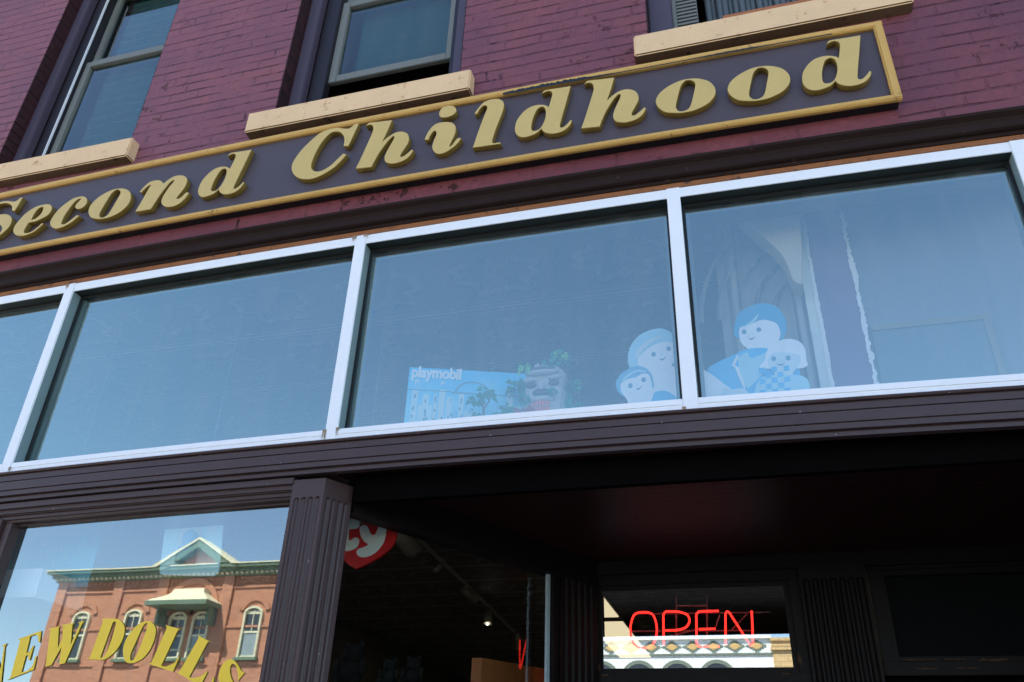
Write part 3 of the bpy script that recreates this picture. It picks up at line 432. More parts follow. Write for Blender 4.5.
# upper windows
def win_reveal(x0, x1):   # brick-coloured lining of the opening
    return [(x0,x0+.006,.002,.10,ZS,ZH),(x1-.006,x1,.002,.10,ZS,ZH),(x0,x1,.002,.10,ZH-.006,ZH)]
def upper_window(x0, x1, kind):
    w = boxes('window', [(x0+.008,x0+.10,.10,.16,ZS,ZH-.01),(x1-.10,x1-.008,.10,.16,ZS,ZH-.01),(x0+.10,x1-.10,.10,.16,ZH-.12,ZH-.01)], 'jamb', B, bev=.006)
    boxes('brick_reveal', win_reveal(x0, x1), 'reveal', w)
    a, b = x0+.10, x1-.10
    boxes('track', [(a,a+.11,.162,.23,ZS,ZH-.12),(b-.05,b,.162,.23,ZS,ZH-.12)], 'dark_jamb', w, bev=.004)
    a += .11; b -= .05
    zb = ZS+.06 if kind != 'raised' else 5.775
    zm = 6.55
    s = [(a,a+.058,.19,.225,zb,zm+.03),(b-.045,b,.19,.225,zb,zm+.03),(a+.058,b-.045,.19,.225,zb,zb+.062),(a+.058,b-.045,.185,.225,zm-.035,zm+.03)]
    t = [(a,a+.05,.228,.262,zm-.03,ZH-.12),(b-.045,b,.228,.262,zm-.03,ZH-.12),(a+.05,b-.045,.228,.262,ZH-.17,ZH-.12),(a+.05,b-.045,.228,.262,zm-.03,zm+.02)]
    sa = boxes('sash', s, 'sash', w, bev=.004)
    quad('pane', [(a+.05,.212,zb+.07),(b-.04,.212,zb+.07),(b-.04,.212,zm-.03),(a+.05,.212,zm-.03)], 'glass_win', w)
    boxes('sash', t, 'sash', w, bev=.004)
    quad('pane', [(a+.05,.25,zm+.02),(b-.04,.25,zm+.02),(b-.04,.25,ZH-.17),(a+.05,.25,ZH-.17)], 'glass_win', w)
    if kind == 'storm':   # bright edge of the storm frame
        boxes('storm_edge', [(a-.009,a-.003,.150,.19,ZS,ZH-.12)], 'white', w)
    # inner roller shade / screen stands a little behind the glass
    quad('screen', [(a+.12,.30,zb+.13),(b,.30,zb+.13),(b,.30,ZH-.1),(a+.12,.30,ZH-.1)], 'screen', w)
    return w
upper_window(*W1, 'storm'); upper_window(*W2, 'raised')
w3 = boxes('window', [(W3[0]+.008,W3[0]+.14,.10,.16,ZS,ZH-.01),(W3[1]-.10,W3[1]-.008,.10,.16,ZS,ZH-.01),(W3[0]+.14,W3[1]-.10,.10,.16,ZH-.12,ZH-.01)], 'jamb', B, bev=.006)
boxes('brick_reveal', win_reveal(*W3), 'reveal', w3)
boxes('sash', [(-.11,-.07,.165,.21,6.2,ZH-.12),(.88,.93,.165,.21,6.2,ZH-.12),(-.07,.88,.165,.21,6.2,6.26),(-.07,.88,.165,.21,ZH-.17,ZH-.12)], 'sash', w3, bev=.004)
quad('pane', [(-.07,.19,6.26),(.88,.19,6.26),(.88,.19,ZH-.17),(-.07,.19,ZH-.17)], 'glass_win', w3)
boxes('prop_stick', [(.17,.86,.14,.165,ZS+.24,ZS+.265)], 'wood', w3)
bm = bmesh.new()
for i in range(28): box_bm(bm, -.085, .03, .15, .169, ZS+i*.03, ZS+i*.03+.016)
box_bm(bm, -.11, .035, .17, .185, ZS, 6.2)
box_bm(bm, -.108, -.086, .14, .169, ZS, 6.2)
link('side_vent', to_me(bm, 'side_vent'), 'sash', w3)
bm = bmesh.new()
for i in range(24):   # gathered curtain
    x = .10+i*.033
    lathe_bm(bm, [(.024,0),(.019,.4),(.022,.9),(.02,1.9)], (x, .34+.02*math.sin(i*1.9), ZS+.03), n=8)
link('curtain', to_me(bm, 'curtain'), 'frame_inner', w3)
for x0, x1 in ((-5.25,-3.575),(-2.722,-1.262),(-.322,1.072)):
    ws_ = boxes('window_sill', [(x0, x1, -.072, .10, 5.168, 5.328)], ['sill','sill_shade'], B, bev=.008, seg=6)
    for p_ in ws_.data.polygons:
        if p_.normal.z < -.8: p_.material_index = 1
# upper rooms are closed boxes behind the wall
boxes('upper_floor', [(XL+.3,XR-.3,.32,18,4.62,4.8)], 'shop_floor', B)
boxes('upper_partition', [(XL+.3,XR-.3,2.6,2.7,4.8,8.4)], 'shop_wall', B)

# cornice over the transom band
profile('cornice', [(.3,4.409),(-.058,4.409),(-.066,4.400),(-.064,4.388),(-.042,4.372),(-.034,4.357),(-.040,4.352),(-.040,4.318),(-.030,4.312),(-.012,4.310),(-.010,4.292),(.3,4.292)], -6.05, 1.75, 'cornice', B, seg=30)
profile('wood_strip', [(.06,4.2915),(-.003,4.2915),(-.004,4.263),(.06,4.263)], -6.05, 1.6, 'rust', B, seg=30)

# white aluminium transom band
MX = [(-5.72,-5.66),(-3.755,-3.693),(-1.874,-1.812),(-.212,-.149),(1.287,1.35)]
ZB, ZT = 3.060, 4.262
tf = boxes('transom_frame', [(-5.72,1.345,0,.007,ZT-.056,ZT)], 'white', B, seg=36, bend=True, bev=.0015)
boxes('top_return', [(-5.72,1.345,.0075,.075,ZT-.055,ZT-.001)], 'frame_return', tf, seg=36, bend=True)
profile('bottom_rail', [(.08,ZB+.064),(-.002,ZB+.064),(-.005,ZB+.061),(-.005,ZB+.0365),(-.001,ZB+.035),(-.001,ZB+.0335),(-.003,ZB+.032),(-.003,ZB+.002),(0,ZB),(.08,ZB)], -5.72, 1.345, 'white', tf, seg=36)
for a0, a1 in MX: boxes('mullion', [(a0,a1,-.007,.006,ZB+.001,ZT-.001)], 'white', tf, bend=True, bev=.002)
for a0, a1 in MX: boxes('mullion_return', [(a0+.001,a1-.001,.0065,.085,ZB+.002,ZT-.0575)], 'mullion_return', tf, bend=True)
for (a0,a1),(b0,b1) in zip(MX, MX[1:]):
    boxes('gasket', [(a1+.001,b0-.001,.062,.085,ZT-.072,ZT-.0565),(a1+.001,a1+.014,.062,.085,ZB+.065,ZT-.073),(b0-.014,b0-.001,.062,.085,ZB+.065,ZT-.073)], 'gasket', tf, bend=True)
    boxes('inner_frame', [(a1,b0,.09,.125,ZT-.105,ZT-.02),(a1+.002,a1+.03,.09,.125,ZB+.01,ZT-.106),(b0-.03,b0-.002,.09,.125,ZB+.01,ZT-.106)], 'frame_inner', tf, bend=True)
    quad('pane', [(a1,.07,ZB+.02),(b0,.07,ZB+.02),(b0,.07,ZT-.01),(a1,.07,ZT-.01)], 'glass_up', tf)

# moulded beam under the band
BP = [(.3,3.059),(-.038,3.059),(-.044,3.052),(-.040,3.045),(-.026,3.043),(-.026,3.038),(-.032,3.036),(-.032,3.009),(-.024,3.007),(-.024,3.004),(-.036,3.002),(-.036,2.958),(-.028,2.956),(-.028,2.953),(-.034,2.951),(-.034,2.929),(-.014,2.926),(-.014,2.920),(-.022,2.918),(-.022,2.903),(.012,2.903),(.012,2.96),(.3,2.96)]
profile('lintel_beam', BP, -6.05, 1.75, 'trim', B, seg=30)

M['stain'] = paint('rust_stain', (.34,.24,.15), .8, .4, 25, .2)
def stain(x0, x1, z0, z1, y, seed):
    rr = random.Random(seed); n = 12
    up = [(x0+(x1-x0)*i/n, z1) for i in range(n+1)]; lo = [(x0+(x1-x0)*i/n, z0+rr.uniform(0,.9)*(z1-z0)) for i in range(n, -1, -1)]
    bm = bmesh.new(); bm.faces.new([bm.verts.new((x,y,z)) for x, z in lo+up]); bmesh.ops.triangulate(bm, faces=bm.faces)
    link('stain', to_me(bm, 'stain'), 'stain', tf, bend=True)
stain(-1.895,-1.866,4.225,4.261,-.0085,1); stain(-1.826,-1.80,4.235,4.261,-.0085,2); stain(-3.757,-3.735,4.22,4.26,-.0085,3)
stain(-1.886,-1.866,3.063,3.125,-.0085,4); stain(-1.818,-1.80,3.085,3.13,-.0085,5); stain(-3.70,-3.685,3.062,3.10,-.0085,6); stain(-.216,-.20,3.062,3.085,-.0085,7)

# fluted post at the corner of the entrance
PX0, PX1, ZP = -2.0, -1.835, 2.900
po = boxes('fluted_post', [(PX0+.002,PX1-.002,.03,.12,.12,ZP)], 'trim', B)
fluted('front_face', (PX0,0,0), (1,0,0), (0,-1,0), PX1-PX0, .15, ZP, 4, 'trim', po, ztop=2.815, zbot=.5)
sd = Vector((.473,.881,0)); sn = Vector((.881,-.473,0))
fluted('side_face', (PX1,0,0), sd, sn, .155, .15, ZP, 4, 'trim', po, ztop=2.815, zbot=.5)

# display window left of the post
DX0, DX1, DZ = -3.70, -1.985, 2.80
df = profile('display_window', [(.3,2.899),(.004,2.899),(-.006,2.896),(-.006,2.868),(.012,2.866),(.012,2.846),(.022,2.844),(.022,2.841),(.034,2.839),(.034,2.823),(.045,2.821),(.05,2.812),(.08,2.808),(.08,2.800),(.3,2.800)], -3.9, PX0+.001, 'trim', B, seg=12)
boxes('frame_stile', [(-3.66,-3.61,.05,.11,.62,2.802),(-3.72,-3.66,.03,.11,.62,2.82),(-3.80,-3.72,.0,.11,.62,2.85),(-3.9,-3.80,-.02,.11,.0,2.898)], 'trim', df, bev=.004)
boxes('frame_sill', [(-3.80,PX0,-.02,.12,.56,.62)], 'trim', df, bev=.006)
boxes('bulkhead_panel', [(-3.80,PX0,.02,.2,.14,.56)], 'trim', df)
quad('pane', [(-3.62,.1,.62),(PX0+.02,.1,.62),(PX0+.02,.1,2.81),(-3.62,.1,2.81)], 'glass_disp', df)
boxes('front_pier', [(-6.05,-3.9,.0,.3,.0,2.898)], 'trim', B)

# recessed entrance
RY = 1.75; SZ = 2.95
RX = lambda y: -1.881+.5385*y
def splay(name, z0, z1, y0, y1, mat, d=0.):
    bm = bmesh.new(); q = [(RX(y0)-d,y0),(1.75,y0),(1.75,y1),(RX(y1)-d,y1)]
    a = [bm.verts.new((x,y,z0)) for x, y in q]; b = [bm.verts.new((x,y,z1)) for x, y in q]
    for i in range(4): bm.faces.new((a[i],a[(i+1)%4],b[(i+1)%4],b[i]))
    bm.faces.new(a[::-1]); bm.faces.new(b); bmesh.ops.recalc_face_normals(bm, faces=bm.faces)
    return link(name, to_me(bm, name), mat, B)
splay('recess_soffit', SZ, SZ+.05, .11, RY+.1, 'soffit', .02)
boxes('added_sky_blocker', [(-1.735,1.70,.104,.14,2.815,SZ-.007)], 'blocker_black', B)  # added board that keeps sky out of the door transom's reflection
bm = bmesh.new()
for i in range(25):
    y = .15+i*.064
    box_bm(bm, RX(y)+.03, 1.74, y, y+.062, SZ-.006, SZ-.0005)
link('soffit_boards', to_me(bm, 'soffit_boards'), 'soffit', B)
def along(p, q, t0, t1, th, z0, z1):  # upright board between two plan points
    p, q = Vector((p[0],p[1],0)), Vector((q[0],q[1],0)); d = (q-p).normalized(); n = Vector((d.y,-d.x,0)); L = (q-p).length
    a, b = p+d*t0, p+d*(L-t1)
    c = [a+n*th/2, b+n*th/2, b-n*th/2, a-n*th/2]
    return c, z0, z1
def upright(name, items, mat, parent):
    bm = bmesh.new()
    for c, z0, z1 in items:
        v0 = [bm.verts.new((p.x,p.y,z0)) for p in c]; v1 = [bm.verts.new((p.x,p.y,z1)) for p in c]
        for i in range(4): bm.faces.new((v0[i],v0[(i+1)%4],v1[(i+1)%4],v1[i]))
        bm.faces.new(v0[::-1]); bm.faces.new(v1)
    bmesh.ops.recalc_face_normals(bm, faces=bm.faces)
    return link(name, to_me(bm, name), mat, parent)
PA, PB = (RX(.17),.17), (RX(RY),RY)
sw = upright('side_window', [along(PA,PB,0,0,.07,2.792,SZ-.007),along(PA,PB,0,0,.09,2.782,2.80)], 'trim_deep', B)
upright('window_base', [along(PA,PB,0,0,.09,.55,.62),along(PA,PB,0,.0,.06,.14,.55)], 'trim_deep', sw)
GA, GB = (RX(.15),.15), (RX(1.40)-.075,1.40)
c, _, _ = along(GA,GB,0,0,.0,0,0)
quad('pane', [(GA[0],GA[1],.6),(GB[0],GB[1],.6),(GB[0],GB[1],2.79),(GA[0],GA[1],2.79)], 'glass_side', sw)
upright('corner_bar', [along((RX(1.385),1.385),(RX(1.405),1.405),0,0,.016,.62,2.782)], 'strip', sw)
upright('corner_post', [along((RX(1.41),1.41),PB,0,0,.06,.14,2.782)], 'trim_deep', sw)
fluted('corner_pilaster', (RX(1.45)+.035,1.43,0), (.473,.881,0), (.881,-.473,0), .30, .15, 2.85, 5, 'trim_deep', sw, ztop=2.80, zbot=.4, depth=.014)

def panel_frame(name, x0, x1, z0, z1, gx0, gx1, gz0, gz1, y, parent):
    f = boxes(name, [(x0,x1,y,y+.08,gz1+.03,z1),(x0,x1,y,y+.08,z0,gz0-.03),(x0,gx0-.03,y,y+.08,gz0-.03,gz1+.03),(gx1+.03,x1,y,y+.08,gz0-.03,gz1+.03)], 'trim_deep', parent, bev=.004)
    boxes('inner_bead', [(gx0-.03,gx1+.03,y+.02,y+.08,gz1,gz1+.03),(gx0-.03,gx1+.03,y+.02,y+.08,gz0-.03,gz0),(gx0-.03,gx0,y+.02,y+.08,gz0,gz1),(gx1,gx1+.03,y+.02,y+.08,gz0,gz1)], 'trim_deep', f)
    return f
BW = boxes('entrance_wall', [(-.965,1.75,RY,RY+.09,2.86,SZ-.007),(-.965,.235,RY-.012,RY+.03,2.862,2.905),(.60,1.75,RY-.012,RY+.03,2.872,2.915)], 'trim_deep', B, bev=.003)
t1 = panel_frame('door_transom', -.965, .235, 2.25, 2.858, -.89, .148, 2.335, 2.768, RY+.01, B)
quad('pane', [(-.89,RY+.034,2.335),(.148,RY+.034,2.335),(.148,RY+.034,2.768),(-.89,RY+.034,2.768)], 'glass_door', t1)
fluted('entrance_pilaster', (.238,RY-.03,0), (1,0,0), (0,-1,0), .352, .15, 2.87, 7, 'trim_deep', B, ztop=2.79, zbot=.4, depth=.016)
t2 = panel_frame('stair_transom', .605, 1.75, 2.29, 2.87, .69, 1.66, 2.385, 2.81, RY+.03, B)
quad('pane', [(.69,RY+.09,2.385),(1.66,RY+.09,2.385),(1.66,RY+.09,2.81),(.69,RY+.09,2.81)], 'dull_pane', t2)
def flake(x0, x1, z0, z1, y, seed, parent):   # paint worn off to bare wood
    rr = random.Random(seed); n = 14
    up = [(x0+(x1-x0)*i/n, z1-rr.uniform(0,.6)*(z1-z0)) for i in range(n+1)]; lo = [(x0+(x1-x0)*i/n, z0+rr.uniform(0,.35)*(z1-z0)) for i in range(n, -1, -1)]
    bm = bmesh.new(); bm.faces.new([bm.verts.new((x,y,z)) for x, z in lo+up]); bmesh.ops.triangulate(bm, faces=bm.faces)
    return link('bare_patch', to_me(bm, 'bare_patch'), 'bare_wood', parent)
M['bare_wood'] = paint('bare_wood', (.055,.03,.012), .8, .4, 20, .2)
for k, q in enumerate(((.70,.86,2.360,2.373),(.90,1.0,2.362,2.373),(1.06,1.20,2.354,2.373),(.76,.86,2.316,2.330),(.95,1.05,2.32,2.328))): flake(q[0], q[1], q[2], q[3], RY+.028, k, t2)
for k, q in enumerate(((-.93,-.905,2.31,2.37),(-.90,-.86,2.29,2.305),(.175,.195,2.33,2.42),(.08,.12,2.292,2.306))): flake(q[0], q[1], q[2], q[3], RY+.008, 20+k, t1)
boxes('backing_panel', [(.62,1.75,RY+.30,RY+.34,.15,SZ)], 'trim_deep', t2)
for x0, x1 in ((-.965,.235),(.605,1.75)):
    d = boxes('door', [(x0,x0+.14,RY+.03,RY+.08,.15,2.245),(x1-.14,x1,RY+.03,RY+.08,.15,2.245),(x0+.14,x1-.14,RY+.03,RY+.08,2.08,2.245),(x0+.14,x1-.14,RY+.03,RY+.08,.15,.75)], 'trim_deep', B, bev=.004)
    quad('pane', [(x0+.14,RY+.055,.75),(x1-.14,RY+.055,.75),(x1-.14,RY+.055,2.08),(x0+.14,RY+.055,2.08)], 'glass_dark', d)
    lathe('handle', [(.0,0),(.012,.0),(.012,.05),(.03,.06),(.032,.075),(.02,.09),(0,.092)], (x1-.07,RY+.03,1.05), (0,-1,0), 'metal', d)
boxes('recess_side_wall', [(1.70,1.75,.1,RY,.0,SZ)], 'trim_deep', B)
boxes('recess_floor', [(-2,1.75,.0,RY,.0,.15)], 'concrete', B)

# interior of the shop
boxes('shop_ceiling', [(-7.2,3.0,.33,17.9,4.40,4.46)], 'tin', B)
boxes('inner_header', [(-7.2,3.0,.13,.329,4.263,4.40)], 'shop_wall', B)
boxes('shop_floor', [(-7.2,3.0,.33,17.9,.0,.13)], 'shop_floor', B)
boxes('shop_wall', [(-7.2,-7.1,.33,17.9,.13,4.4),(2.9,3.0,.33,17.9,.13,4.4),(-7.1,2.9,17.8,17.9,.13,4.4)], 'shop_wall', B)
boxes('window_ledge', [(-6.0,-1.845,.126,.42,3.0,3.055)], 'plaster', B)
splay('display_platform', 3.001, 3.055, .126, RY+.2, 'plaster', .02)
boxes('stair_partition', [(.635,2.9,.52,.60,3.056,4.399),(.44,.50,.60,2.4,3.056,4.399)], 'plaster', B)
boxes('partition_post', [(.445,.63,.50,.60,3.056,4.399)], 'purple_post', B)
bm = bmesh.new()          # ragged strips of peeling white paint down both edges of the post
for xc, seed in ((.443,1),(.634,2)):
    rr = random.Random(seed); prev = None
    da = db = 0
    for i in range(241):
        z = 3.056+i*(4.399-3.056)/240
        k_ = .35 if seed == 1 else 1.0; da = max(-.004, min(.004, da*.9+rr.uniform(-.003,.003)*k_)); db = max(-.006, min(.010, db*.88+rr.uniform(-.0045,.0045)*k_))
        a = xc-.009+da; b = xc+.010+db
        cur = (bm.verts.new((a,.496,z)), bm.verts.new((b,.496,z)))
        if prev: bm.faces.new((prev[0],prev[1],cur[1],cur[0]))
        prev = cur
link('peeling_edge', to_me(bm, 'peeling_edge'), 'peel', B)
boxes('post_trim', [(.392,.436,.500,.55,3.056,4.399)], 'offwhite', B)
boxes('panel_moulding', [(.66,1.17,.495,.519,3.645,3.675),(1.14,1.17,.495,.519,3.06,3.645)], 'lamp', B)
boxes('dark_panel', [(.66,1.14,.505,.519,3.06,3.645)], 'dark_panel', B)
standing('corner_cove', [DATA['corbel']], .36, .12, 'cream', B, bevel=.006)
bm = bmesh.new()
for k in range(5):    # ribs of the curved tin corner
    r = .16+k*.07; prev = None
    for i in range(13):
        a = math.pi/2*i/12
        x = .47-r*1.3*math.cos(a)-.02; z = 3.80+r*1.5*math.sin(a)
        ring = [bm.verts.new((x+dx, .52+dy, z+dz)) for dx, dy, dz in ((-.012,0,0),(0,-.02,0),(.012,0,0))]
        if prev:
            for j in range(2): bm.faces.new((prev[j],prev[j+1],ring[j+1],ring[j]))
        prev = ring
link('cove_ribs', to_me(bm, 'cove_ribs'), 'tin', B)
boxes('cove_backing', [(-.02,.435,.54,.60,3.056,4.399)], 'tin', B)
boxes('inner_beam', [(-6.0,-3.54,.25,.60,2.475,2.62)], 'white', B, bev=.006)

# ------------------------------------------------------------------ the shop sign
SG = thing('shop_sign', (-1.8, -.06, 4.5), 'long plum coloured shop sign with raised gold lettering in a gold frame', 'sign')
SX0, SX1, SZ0, SZ1 = -5.35, .898, 4.531, 5.068
def signz(z, x): return z
bm = bmesh.new(); box_bm(bm, SX0, SX1-.02, -.0665, -.05, SZ0+.02, SZ1-.02, seg=30)
bmesh.ops.recalc_face_normals(bm, faces=bm.faces)
link('board', to_me(bm, 'board'), 'sign_board', SG, bend=True)
def rail(z0, z1):
    return [(-.066,z0),(-.080,z0),(-.088,z0+.006),(-.092,z0+.012),(-.092,z1-.010),(-.084,z1-.004),(-.076,z1),(-.066,z1)]
boxes('shadow_gap_backing', [(SX0,SX1-.012,-.065,-.0125,SZ0+.006,SZ1-.006)], 'gasket', SG, seg=30, bend=True)  # black, with the shadow gap below the sign put into its colour
profile('frame', rail(SZ1-.042, SZ1), SX0, SX1-.001, 'sign_frame', SG, seg=30)
profile('frame', rail(SZ0, SZ0+.036), SX0, SX1-.001, 'sign_frame', SG, seg=30)
bm = bmesh.new()
box_bm(bm, SX1-.042, SX1, -.0935, -.0655, SZ0+.004, SZ1-.003, seg=2)
bmesh.ops.recalc_face_normals(bm, faces=bm.faces)
es = [e for e in bm.edges if len(e.link_faces) == 2 and e.calc_face_angle(0) > .6]
bmesh.ops.bevel(bm, geom=es, offset=.007, segments=2, affect='EDGES')
link('frame', to_me(bm, 'frame'), 'sign_frame', SG, bend=True)
# torn, blackened edge of the top rail
bm = bmesh.new(); rr = random.Random(5); prev = None
for i in range(150):
    x = -1.05+i*.0115
    k = max(0, math.sin(i*.07)*.6+math.sin(i*.023+1)*.6)*rr.uniform(.5,1.1)
    z = SZ1-.042; h = .001+.014*k
    cur = (bm.verts.new((x,-.0945,z-.006)), bm.verts.new((x,-.0945-.003*k,z+h)))
    if prev: bm.faces.new((prev[0],cur[0],cur[1],prev[1]))
    prev = cur
link('torn_edge', to_me(bm, 'torn_edge'), 'gasket', SG, bend=True)
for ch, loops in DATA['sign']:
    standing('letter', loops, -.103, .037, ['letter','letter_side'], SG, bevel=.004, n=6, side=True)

# ------------------------------------------------------------------ vinyl lettering on the display glass
VL = thing('window_lettering', (-2.8, .09, 2.1), 'arched yellow italic lettering stuck on the display window glass', 'lettering')
for ch, loops in DATA['vinyl']:
    standing('letter', loops, .0945, .002, 'vinyl', VL, n=6)

# ------------------------------------------------------------------ neon sign
NS = thing('neon_sign', (-.37, 1.83, 2.34), 'glowing red neon sign reading open, hung behind the entrance transom', 'neon sign')
def rounded(pts, cyc):
    q = [(p[0], p[1]) for p in pts]
    out = []
    N = len(q)
    for i in range(N if cyc else N-1):
        p0, p1, p2, p3 = (q[(i+k) % N] if cyc else q[max(0, min(N-1, i+k))] for k in (-1,0,1,2))
        for k in range(6):
            s = k/6
            h = [.5*((-s+2*s*s-s**3)*p0[j]+(2-5*s*s+3*s**3)*p1[j]+(s+4*s*s-3*s**3)*p2[j]+(-s*s+s**3)*p3[j]) for j in (0,1)]
            out.append(h)
    if not cyc: out.append(q[-1])
    return out
for ch, strokes in (list(map(lambda a: (a[0], a[1:]), DATA['neon']))):
    me = None
    bmn = bmesh.new()
    for pts, cyc in strokes:
        path = rounded(pts, cyc) if cyc else None
        if path is None:
            # straight runs with small eased corners
            q = [(p[0], p[1]) for p in pts]; path = [q[0]]
            for i in range(1, len(q)-1):
                a, b, c_ = Vector(q[i-1]), Vector(q[i]), Vector(q[i+1])
                r = min(.02, (a-b).length*.45, (c_-b).length*.45)
                s0 = b+(a-b).normalized()*r; s1 = b+(c_-b).normalized()*r
                for k in range(5):
                    t = k/4; path.append(tuple((1-t)**2*s0+2*t*(1-t)*b+t*t*s1))
            path.append(q[-1])
        m1 = curve_mesh('t', [[(x, 1.81, z) for x, z in path]], bool(cyc), bevel=.006, dims='3D', res=3)
        bmn.from_mesh(m1); bpy.data.meshes.remove(m1)
    for f in bmn.faces: f.smooth = True
    link('letter', to_me(bmn, 'letter'), 'neon', NS)
bmn = bmesh.new()
for pts in DATA['neonframe']:
    m1 = curve_mesh('t', [[(p[0], 1.845, p[1]) for p in pts]], False, bevel=.005, dims='3D', res=2)
    bmn.from_mesh(m1); bpy.data.meshes.remove(m1)
link('mounting_rack', to_me(bmn, 'mounting_rack'), 'metal', NS)

# ------------------------------------------------------------------ things in the transom window
bx0 = Vector((-1.57,.20,0)); bdir = Vector((.56,.195,0)).normalized(); bn = Vector((bdir.y,-bdir.x,0)); BWID = .593
TB = thing('toy_box', (-1.3, .3, 3.055), 'light blue toy carton with white lettering and a printed castle scene, in the transom window', 'toy box')
def onbox(u, z, out=0.): p = bx0+bdir*u+bn*out; return (p.x, p.y, z)
bm = bmesh.new()
fr = [bm.verts.new(onbox(u, z)) for u, z in ((0,3.056),(BWID,3.056),(BWID,3.547),(0,3.547))]
bk = [bm.verts.new(onbox(u, z, -.1)) for u, z in ((0,3.056),(BWID,3.056),(BWID,3.547),(0,3.547))]
bm.faces.new(fr); bm.faces.new(bk[::-1])
for i in range(4): bm.faces.new((fr[i],bk[i],bk[(i+1)%4],fr[(i+1)%4]))
bmesh.ops.recalc_face_normals(bm, faces=bm.faces)
def box_art():
    m, nt, p, out = base('carton_print')
    s = nd(nt, 'ShaderNodeSeparateXYZ'); nt.links.new(pos(nt), s.inputs[0])
    t = ramp(nt, s.outputs[2], 3.2, 3.53, False)
    c = mixc(nt, t, (.34,.78,.92), (.06,.60,.95))
    c = mixc(nt, mathn(nt, 'MULTIPLY', ramp(nt, noise(nt, pos(nt), 9, 3), .5, .75), .35), c, (.55,.82,.9))
    nt.links.new(c, p.inputs['Base Color']); p.inputs['Roughness'].default_value = .35
    return m
M['carton'] = box_art()
link('carton', to_me(bm, 'carton'), 'carton', TB)
M['pale_print'] = flat('pale_print', (.62,.82,.86)); M['blue_print'] = flat('grey_blue_print', (.16,.36,.46)); M['white_print'] = flat('white_print', (.92,.94,.95)); M['mid_print'] = flat('mid_print', (.18,.50,.62))
bm = bmesh.new(); rr = random.Random(11)
def art(u0, u1, z0, z1, mi, k=.0012):
    f = bm.faces.new([bm.verts.new(onbox(u, z, k)) for u, z in ((u0,z0),(u1,z0),(u1,z1),(u0,z1))]); f.material_index = mi
for u0, u1, z0, z1, mi in ((.025,.055,3.2,3.42,0),(.06,.13,3.2,3.34,0),(.08,.11,3.34,3.40,0),(.135,.15,3.2,3.40,0),(.16,.19,3.2,3.43,0),(.20,.225,3.2,3.39,0),(.26,.285,3.2,3.42,0),(.29,.36,3.2,3.32,0),(.38,.43,3.2,3.30,0),(.50,.53,3.2,3.44,0),(.54,.58,3.2,3.36,0)):
    art(u0, u1, z0, z1, mi)
    for i in range(5):
        a = u0+(u1-u0)*rr.uniform(.1,.7); b = rr.uniform(3.21, z1-.02); art(a, a+.008, b, b+.016, rr.choice((1,3)), .002)
art(.0,.22,3.418,3.423,1,.0025); art(.22,.44,3.412,3.420,1,.0025); art(.46,.59,3.412,3.418,1,.0025)
for i in range(16):
    a0, a1 = math.pi*i/16, math.pi*(i+1)/16
    f = bm.faces.new([bm.verts.new(onbox(.325+r*math.cos(a), 3.418+r*.75*math.sin(a), .0028)) for r, a in ((.088,a0),(.088,a1),(.078,a1),(.078,a0))]); f.material_index = 1
for i in range(40):
    u = rr.uniform(.03,.57); z = rr.uniform(3.2,3.33); art(u, u+rr.uniform(.004,.02), z, z+rr.uniform(.004,.012), rr.choice((0,1,2,3,0)), .0033+i*.00003)
for u, z in ((.035,3.452),(.165,3.45),(.52,3.43)):   # three small white symbols
    art(u, u+.005, z, z+.026, 2, .0036); art(u+.005, u+.018, z+.021, z+.026, 2, .0036); art(u+.013, u+.018, z+.012, z+.021, 2, .0036); art(u+.005, u+.013, z+.010, z+.014, 2, .0036)
link('printed_picture', to_me(bm, 'printed_picture'), ['pale_print','blue_print','white_print','mid_print'], TB)
fc = bpy.data.curves.new('lettering', 'FONT'); fc.body = 'playmobil'; fc.size = .075; fc.offset = .0028; fc.extrude = .0004; fc.space_character = .97
fo = bpy.data.objects.new('lettering_tmp', fc); COL.objects.link(fo)
me = bpy.data.meshes.new_from_object(fo.evaluated_get(bpy.context.evaluated_depsgraph_get())); bpy.data.objects.remove(fo)
me.materials.clear()
ws = [v.co.x for v in me.vertices]; sc = .25/(max(ws)-min(ws))
p0 = onbox(.012, 3.492, .004)
me.transform(Matrix.Translation(p0) @ Matrix.Rotation(math.atan2(bdir.y, bdir.x), 4, 'Z') @ UP @ Matrix.Diagonal((sc, sc*1.25, sc, 1)))
link('lettering', me, 'white_print', TB)

M['rock'] = paint('toy_rock', (.50,.50,.50), .6, .2, 22, .5); M['rock_dark'] = paint('toy_rock_dark', (.075,.08,.09), .6, .2, 22, .3)
M['gate'] = flat('toy_gate_red', (.85,.22,.15)); M['leaf1'] = flat('toy_leaf_green', (.03,.42,.22)); M['leaf2'] = flat('toy_leaf_bright', (.35,.85,.30)); M['bark'] = flat('toy_bark', (.12,.10,.10)); M['flower'] = flat('toy_plant_red', (.72,.16,.12))
def leaf_cluster(bm, c, r, n, seed, droop=.5, sx=1.):
    rr = random.Random(seed); c = Vector(c)
    for i in range(n):
        a = rr.uniform(0, 2*math.pi); e = rr.uniform(-.5, 1)
        d = Vector((math.cos(a)*sx, math.sin(a)*.6, e)).normalized()
        L = r*rr.uniform(.5, 1.0); side = d.cross(Vector((0,0,1))).normalized()*L*.34
        p0 = c+d*L*.15; p1 = c+d*L*.65; p2 = c+d*L+Vector((0,0,-droop*L*.5))
        v = [bm.verts.new(q) for q in (p0, p1+side, p2, p1-side)]
        bm.faces.new(v)
CY = .30
TC = thing('toy_castle', (-.77, CY, 3.055), 'small grey toy rock fort with red barred gate and green plants, in the transom window', 'toy')
bm = bmesh.new()
rng = random.Random(3)
